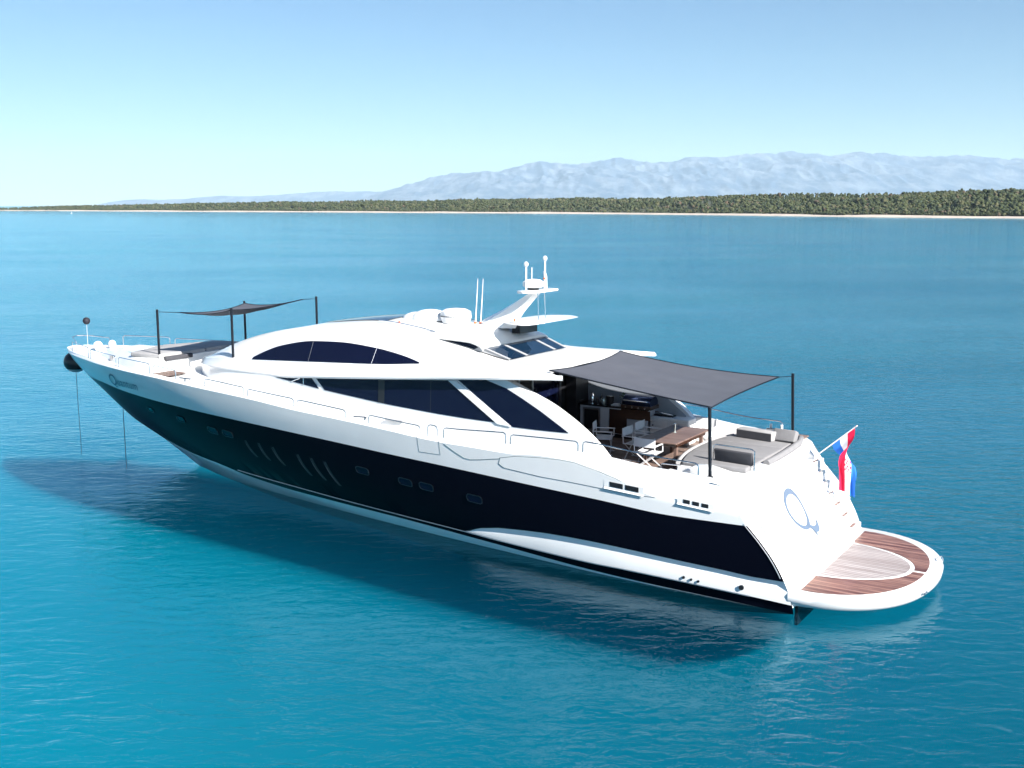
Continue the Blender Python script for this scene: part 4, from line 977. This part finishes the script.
g.face([on_tr(.34, 1.24, .02), on_tr(.26, 1.05, .02), on_tr(.18, 1.22, .02)])
g.build("transom_emblem", BLUEGREY, tran)
for yy in (-1.42, 1.42): G().tube([on_tr(yy, z, .004) for z in np.linspace(.6, 2.55, 12)], .007, 5).build("door_seam", GAP, tran)
G().tube([on_tr(y, 2.55, .004) for y in np.linspace(-1.42, 1.42, 10)], .007, 5).build("door_seam", GAP, tran)
for yy in (-.9, .0, .9): G().tube([on_tr(yy-.06, .66, .0), on_tr(yy-.05, .66, .05), on_tr(yy+.05, .66, .05), on_tr(yy+.06, .66, .0)], .012, 6).build("lift_handle", STEEL, tran, smooth=True)
G().prism([(prof(.52)-.12, -1.55), (prof(.52)-.02, -1.55), (prof(.52)-.02, 1.55), (prof(.52)-.12, 1.55)], .50, .56).build("door_sill", WHITE2, tran)
# stairs
NST = 7
for sgn in (1, -1):
    g = G(); gt2 = []
    for k in range(NST):
        z0 = .5 + (2.36-.5)*k/NST; z1 = .5 + (2.36-.5)*(k+1)/NST
        xk = prof(z1)+.0 - .14 ; yo = 2.62
        g.box(max(-.12, xk), 2.0, min(sgn*1.6, sgn*yo), max(sgn*1.6, sgn*yo), z0-.02, z1)
    stz = g.build("stern_stairs", WHITE, Y, bevel=.015)
    for k in range(NST):
        z1 = .5 + (2.36-.5)*(k+1)/NST; xk = max(-.12, prof(z1)-.14); xn = max(-.12, prof(min(2.4, z1+.265))-.16)
        if xn - xk < .08: xn = xk+.16
        if sgn < 0: G().box(xk+.06, xn-.06, -2.35, -1.95, z1+.002, z1+.010).build("tread", TEAKR, stz)
        else: G().box(xk+.03, xn-.02, 1.75, 2.45, z1+.002, z1+.010).build("tread", WHITE2, stz)
    # wing wall: outer hull edge to stair side
    g = G(); o_ = []; i_ = []; ob = []; ib = []
    for z in np.linspace(.15, 2.66, 22):
        x = xa_(z); y = hb_(x, min(z, zS(x))) - (insG(x)*max(0, (z-zS(x))/max(.1, zG(x)-zS(x))) if z > zS(x) else 0)
        o_.append((x, sgn*y, z)); i_.append((x-.02, sgn*(y-.10), z+.01)); ob.append((x-.03, sgn*2.72, z-.02)); ib.append((x+.5, sgn*2.64, z))
    g.grid([o_, i_, ob, ib]); g.face([o_[-1], i_[-1], ob[-1], ib[-1], (2.0, sgn*2.64, 2.7), (2.0, sgn*3.05, 2.78)])
    ww = g.build("stern_wing", WHITE, Y, smooth=50)
    G().tube([(xa_(z)+.06, sgn*(hb_(xa_(z), min(z, 2.1))-.02+.025), z) for z in np.linspace(1.95, .80, 14)], .013, 6).build("quarter_trim", STEELD, ww, smooth=True)
    G().tube([(xa_(z)-.06, sgn*2.85, z+.10) for z in np.linspace(2.0, 1.2, 8)], .016, 6).build("stair_grab_rail", STEEL, ww, smooth=True)
G().prism([(-.05, -2.8), (.02, -2.8), (.02, 2.8), (-.05, 2.8)], -.30, .23).build("transom_lower", BOOT, Y)

# ---------------- bathing platform
def plat(d=0.0, n=44):
    out = []
    for k in range(n+1):
        a = -math.pi/2 + math.pi*k/n; c, s = math.cos(a), math.sin(a)
        x = .12 - (2.58-d)*(abs(c)**.86); y = (3.02-d)*(1 if s > 0 else -1)*abs(s)**.92
        out.append((x, y))
    return out
pl = plat(); g = G(); n = len(pl)
lv = [(0, .50), (-.03, .47), (-.03, .40), (.02, .30), (.14, .22)]
rings = [[(x*1.0 if False else x + (dd if x < 0 else 0)*1.0, y*(1-dd/3.1), z) for x, y in pl] for dd, z in [(0.02, .50), (0, .485), (-.02, .45), (0, .31), (.10, .20)]]
g.grid(rings); g.face([(p[0], p[1], .50) for p in rings[0]]); g.face([(p[0], p[1], .20) for p in rings[-1]][::-1])
plt_ = g.build("bathing_platform", WHITE, Y, smooth=40)
def inpoly(d, y0, y1, xa, lift, name, m, holes=None):
    pass
# central oval lift panel and the red teak around it (three sheets cut by shape)
def ov(y, s=0.0):   # aft reach of the centre panel
    r_ = 1.42 + s; a = min(1, abs(y-.0)/r_); return -.02 - (1.78+s)*max(0, 1-a**2.1)**.55
def outer(y, d):
    Yh = 3.02-d; a = min(1, abs(y)/Yh); c = (1-a**(2/.92))**.5 if a < 1 else 0
    return .12 - (2.58-d)*(c**.86)
g = G(); rws = []
for y in np.linspace(-1.40, 1.40, 61): rws.append([(ov(y), y, .506), (-.04, y, .506)])
g.grid(rws); cp = g.build("centre_lift_panel", TEAKG, plt_)
for sgn in (1, -1):
    g = G(); rws = []
    for y in np.linspace(.05, 2.70, 70):
        xi = ov(y, .10) if y < 1.55 else -.06
        xo = outer(y, .29) if y < 2.71 else -.1
        if xi < -.06 and False: pass
        xo = min(xo, xi-.001)
        rws.append([(xo, sgn*y, .506), ((xo+xi)/2, sgn*y, .506), (xi, sgn*y, .506)])
    g.grid(rws); g.build("platform_teak", TEAKR, plt_)
G().tube([(-2.18, -.95, .45), (-2.36, -1.0, .50), (-2.36, -1.0, .60), (-2.28, -1.22, .60), (-2.1, -1.22, .48)], .014, 8).build("boarding_ladder_rail", STEEL, plt_, smooth=True)
G().tube([(-2.26, .95, .40), (-2.42, .95, .38), (-2.40, 1.15, .38), (-2.2, 1.15, .40)], .014, 8).build("mooring_cleat", STEEL, plt_, smooth=True)

# ---------------- railings
def rail(xa0, xb0, hgt, sgn, off=.02, nm_="deck_railing", r_=.016):
    def base(x):
        y = max(.02, hb_(x, zS(x)) - tap(x, zS(x), insG(x)) - off); return Vector((x, sgn*y, float(zG(x))-.01))
    n = max(4, int(abs(xb0-xa0)/.4)); pts = []
    a = base(xa0); b = base(xb0); e = .08
    pts += [a, a+Vector((0, 0, hgt-.09)), a+Vector((.02, 0, hgt-.03)), base(xa0+e)+Vector((0, 0, hgt))]
    for i in range(1, n): pts.append(base(xa0+e+(xb0-xa0-2*e)*i/n)+Vector((0, 0, hgt)))
    pts += [base(xb0-e)+Vector((0, 0, hgt)), b+Vector((-.02, 0, hgt-.03)), b+Vector((0, 0, hgt-.09)), b]
    g = G(); g.tube(pts, r_, 8); return g.build(nm_, STEEL, Y, smooth=True)
port = [(23.25, 25.3, .34), (21.15, 23.05, .33), (19.75, 20.95, .30), (16.65, 18.35, .24), (14.65, 16.5, .22), (12.72, 14.52, .22), (10.17, 11.9, .24), (9.62, 9.92, .32), (7.52, 9.42, .30), (5.45, 7.38, .26), (2.35, 5.32, .28)]
for a, b, h_ in port:
    rail(a, b, h_, 1); rail(a, b, h_, -1)
rail(25.5, 27.3, .38, 1); rail(25.5, 27.3, .38, -1)
G().tube([(27.55, .75, 3.75), (27.6, .72, 4.1), (28.3, .35, 4.18), (28.5, 0, 4.2), (28.3, -.35, 4.18), (27.6, -.72, 4.1), (27.55, -.75, 3.75)], .018, 8).build("bow_pulpit", STEEL, Y, smooth=True)
# mooring cleat on the port side
G().tube([(12.0, 3.2, 3.2), (12.0, 3.2, 3.27)], .03, 8).tube([(12.4, 3.2, 3.27), (12.0, 3.2, 3.29), (11.95, 3.2, 3.27)], .02, 8).build("mooring_cleat", STEELD, Y, smooth=True)
G().tube([(19.3, 3.0, 3.62), (19.3, 3.0, 3.72)], .03, 8).tube([(19.55, 3.0, 3.73), (19.05, 3.0, 3.73)], .02, 8).build("mooring_cleat", STEELD, Y, smooth=True)
# port recesses on the deck side and small foredeck details
G().box(11.0, 11.6, 2.79, 2.83, 3.18, 3.23).build("deck_air_slot", FRAMEG, Y)
# grab rails on the forward trunk of the cabin
g = G(); g.tube([(19.8, -.4, 4.15), (19.75, -.45, 4.45), (19.3, -.75, 4.62), (18.6, -.95, 4.80)], .016, 8); g.build("handrail", STEELD, Y, smooth=True)

# ================================================================== THINGS ABOARD
# awnings
def sail(name, label, corners, sag, bel, mat_, poles, prise=None):
    t = thing(name, label, "awning", (0, 0, 0)); 
    cs_ = [Vector(c) for c in corners]; c0 = sum(cs_, Vector())/4
    N = 26; rws = []
    def edge(a, b, t_): 
        m_ = (a+b)/2; d = (c0-m_); d.z = 0; d.normalize(); L = (a-b).length
        return a.lerp(b, t_) + d*(bel*L*4*t_*(1-t_)) + Vector((0, 0, -sag*4*t_*(1-t_)))
    A, B, C_, D = cs_
    for i in range(N+1):
        u = i/N; r_ = []
        for j in range(N+1):
            v = j/N
            top_ = edge(A, B, u); bo = edge(D, C_, u); le = edge(A, D, v); ri = edge(B, C_, v)
            p = top_*(1-v) + bo*v + le*(1-u) + ri*u - (A*(1-u)*(1-v) + B*u*(1-v) + C_*u*v + D*(1-u)*v)
            p = p + Vector((0, 0, -sag*.5*16*u*(1-u)*v*(1-v) + .012*math.sin(u*23)*math.sin(v*3.1)))
            r_.append(p)
        rws.append(r_)
    g = G(); g.grid(rws); g.grid([[p - Vector((0, 0, .012)) for p in r_] for r_ in rws], flip=True)
    bord = rws[0] + [r_[-1] for r_ in rws[1:]] + rws[-1][::-1][1:] + [r_[0] for r_ in rws[::-1][1:]]
    cl = g.build("canopy", mat_, t, smooth=True, weld=False)
    G().tube([tuple(p) for p in bord], .018, 6).build("hem", CARBON, cl, smooth=True)
    for (base, topp, cor) in poles:
        p_ = G().tube([base, topp], .04, 12).build("pole", CARBON, t, smooth=True)
        G().tube([Vector(base)-Vector((0, 0, .0)), Vector(base)+Vector((0, 0, .06))], .07, 14).build("pole_foot", BLACK, p_, smooth=True)
        if cor is not None: G().tube([Vector(topp)-Vector((0, 0, .08)), cor], .009, 6).build("strap", CARBON, t)
    return t
sail("aft_awning", "large grey shade sail stretched over the aft cockpit on two black poles", [(6.55, 2.55, 4.93), (6.85, -1.95, 4.90), (2.30, -2.30, 4.48), (2.25, 2.50, 4.40)], .06, .04, SAIL,
     [((2.2, 2.60, 2.74), (2.26, 2.60, 4.42), (2.25, 2.5, 4.40)), ((1.96, -2.62, 2.84), (2.02, -2.60, 4.56), (2.30, -2.30, 4.48))])
sail("bow_awning", "small grey shade sail on four black poles above the foredeck sunpad", [(20.6, 1.95, 5.62), (21.5, -1.75, 5.60), (18.6, -1.6, 5.88), (18.4, 1.88, 5.80)], .10, .05, SAIL,
     [((21.7, 1.93, 4.02), (21.7, 1.93, 5.66), (20.6, 1.95, 5.62)), ((21.7, -1.93, 4.02), (21.7, -1.93, 5.66), (21.5, -1.75, 5.60)),
      ((18.3, 1.93, 4.25), (18.3, 1.93, 5.88), (18.4, 1.88, 5.80)), ((18.3, -1.93, 4.25), (18.3, -1.93, 5.97), (18.6, -1.6, 5.88))])

# dining table
tb = thing("dining_table", "brown teak dining table with slatted top in the aft cockpit", "table", (4.38, -.22, FZ))
G().box(-.55, .55, -1.12, 1.08, .66, .70).build("table_top", TEAKT, tb, bevel=.012)
for sx, sy in ((-.42, -.85), (.42, -.85), (.42, .8), (-.42, .8)):
    G().box(sx-.04, sx+.04, sy-.04, sy+.04, 0, .66).build("leg", TEAKT, tb)
G().box(-.5, .5, -.95, .9, .57, .655).build("apron", DARKWOOD, tb)
cn = thing("glass_vase", "slim clear glass vase in the middle of the teak table", "vase", (4.45, -.45, FZ+.70))
G().tube([(0, 0, 0), (0, 0, .02), (0, 0, .24)], [.045, .02, .035], 12).build("vase_body", LEDM, cn, smooth=50)
# director's chairs: origin on the floor, facing +x
def make_chair(label):
    t = thing("directors_chair", label, "chair", (0, 0, 0), 0, "white folding chairs round the teak table")
    G().box(-.22, .22, -.26, .26, .43, .45).build("seat", CANVAS, t, bevel=.008)
    g = G(); g.grid([[(-.26-.03*math.cos(1.4*y/.27), y, z) for y in np.linspace(-.29, .29, 9)] for z in (.62, .72, .84)])
    g.grid([[(-.275-.03*math.cos(1.4*y/.27), y, z) for y in np.linspace(-.29, .29, 9)] for z in (.62, .72, .84)], flip=True)
    G_ = g.build("backrest", CANVAS, t, smooth=True)
    for s in (1, -1):
        G().tube([(-.24, s*.28, .46), (-.26, s*.285, .86)], .016, 8).build("back_post", CHROMEW, t, smooth=True)
        G().tube([(.24, s*.28, .46), (.24, s*.28, .64)], .015, 8).build("arm_post", CHROMEW, t, smooth=True)
        G().box(-.28, .27, s*.28-.03, s*.28+.03, .64, .66).build("armrest", CHROMEW, t, bevel=.006)
        G().tube([(-.25, s*.28, .45), (.25, s*.28, .45)], .015, 8).build("seat_rail", CHROMEW, t, smooth=True)
        G().tube([(-.26, s*.28, .02), (.26, s*.28, .02)], .015, 8).build("foot_rail", CHROMEW, t, smooth=True)
    for x in (-.20, .20):
        for s in (1, -1): G().tube([(x, s*.28, .45), (x, -s*.28, .03)], .014, 8).build("leg", CHROMEW, t, smooth=True)
    return t
ch0 = make_chair("white chair in front of the teak table, back to the camera on the port side")
def put(o, x, y, rz, label):
    o.location = W((x, y, FZ+.005)); o.rotation_euler = (0, 0, HEAD+rz); o["label"] = label
put(ch0, 4.50, 1.05, R(-90), "white canvas chair nearest the camera, its back to us in front of the table")
for (x, y, rz, lab) in [(5.25, .22, R(180), "white canvas chair at the left side of the table, the nearer of the pair"),
                        (5.30, -.62, R(180), "white canvas chair at the left side of the table, farther one beside the barbecue"),
                        (4.15, -1.72, R(96), "white chair with grey back at the far right end of the table"),
                        (6.30, .05, R(200), "white canvas chair standing alone between the table and the bar fridge")]:
    put(copy_tree(ch0), x, y, rz, lab)

# flag
fl = thing("ensign_flag", "red, white and blue flag hanging from a slanted pole on the stern", "flag", (1.13, -2.0, 2.5))
b0 = Vector((0, 0, .02)); b1 = Vector((-1.02, 0, .93))
G().tube([b0, b1], .016, 8).build("flagpole", CHROMEW, fl, smooth=True)
G().ell(tuple(b1), (.03, .03, .03), 10, 6).build("finial", STEEL, fl, smooth=True)
FR = mat("flag_red", (0.72, 0.02, 0.07), 0.8, spec=.1); FW = mat("flag_white", (0.78, 0.78, 0.80), 0.8, spec=.1); FB = mat("flag_blue", (0.03, 0.16, 0.60), 0.8, spec=.1)
g = G(); NU, NV = 30, 44; rws = []
for j in range(NV+1):
    v = j/NV; r_ = []
    th = math.pi*min(1, v*1.5)**.8*1.02; wd = .56*(1-.25*min(1, v*1.2))
    for i in range(NU+1):
        u = i/NU; hoist = b0.lerp(b1, .42 + .54*u)
        cxp = -.83 - .03*v; off = (u-.5)*wd
        low = Vector((cxp - off*math.cos(th), off*math.sin(th) + .035*math.sin(u*11+v*3), 0))
        zt = b0.lerp(b1, .42+.54*.5).z; 
        zdrop = hoist.z*(1-v) + (zt+.10)*v - v*1.62 + (.16*(u-.5))*v
        bl = min(1, v*2.2); bl = bl*bl*(3-2*bl)
        x = hoist.x*(1-bl) + low.x*bl; y = hoist.y*(1-bl) + low.y*bl
        r_.append((x, y, zdrop))
    rws.append(r_)
def fcol(i, j):   # i along drop, j along hoist (0 = inboard end = blue)
    u = (j+.5)/NU; v = (i+.5)/NV
    if abs(u-.5) < .17 and .40 < v < .62:
        return 0 if (int((u-.33)/.068) + int((v-.40)/.045)) % 2 == 0 else 1
    return 2 if u < .333 else (1 if u < .667 else 0)
g.grid(rws, fn=fcol); g.build("cloth", [FR, FW, FB], fl, smooth=True)

# bow: black anchor cover fender, ball and lines
fd = thing("bow_fender", "black round fender with white base hanging at the tip of the bow", "fender", (28.52, .12, 3.22))
g = G(); g.ell((0, 0, 0), (.44, .42, .40), 24, 18, fn=lambda i, j: 1 if i > 12 else 0); g.build("fender_body", [BLACK, WHITE2], fd, smooth=True)
G().tube([(0, 0, .38), (-.05, -.05, .52)], .02, 6).build("lashing", ROPE, fd)
ln = thing("mooring_line", "thin dark line hanging from the black bow fender into the sea", "rope", (28.50, .14, 0))
G().tube([(0, 0, 2.85), (-.01, .01, 1.5), (-.03, 0, -.3)], .009, 6).build("rope", ROPE, ln, smooth=True)
ch = thing("anchor_chain", "dark anchor line dropping straight from the bow into the water", "chain", (26.05, .05, 0))
G().tube([(0, 0, 2.0), (-.0, 0, .9), (-.01, 0, -.6)], .012, 6).build("chain_links", ROPE, ch, smooth=True)
bl = thing("anchor_ball", "black day ball hoisted above the bow pulpit", "ball", (27.9, 0, 3.8))
G().ell((0, 0, .98), (.135, .135, .135), 20, 14).build("ball", mat("matt_black", (0.01, 0.01, 0.018), .7), bl, smooth=True)
G().tube([(0, 0, 0), (0, 0, .9)], .006, 6).build("staff", CHROMEW, bl)
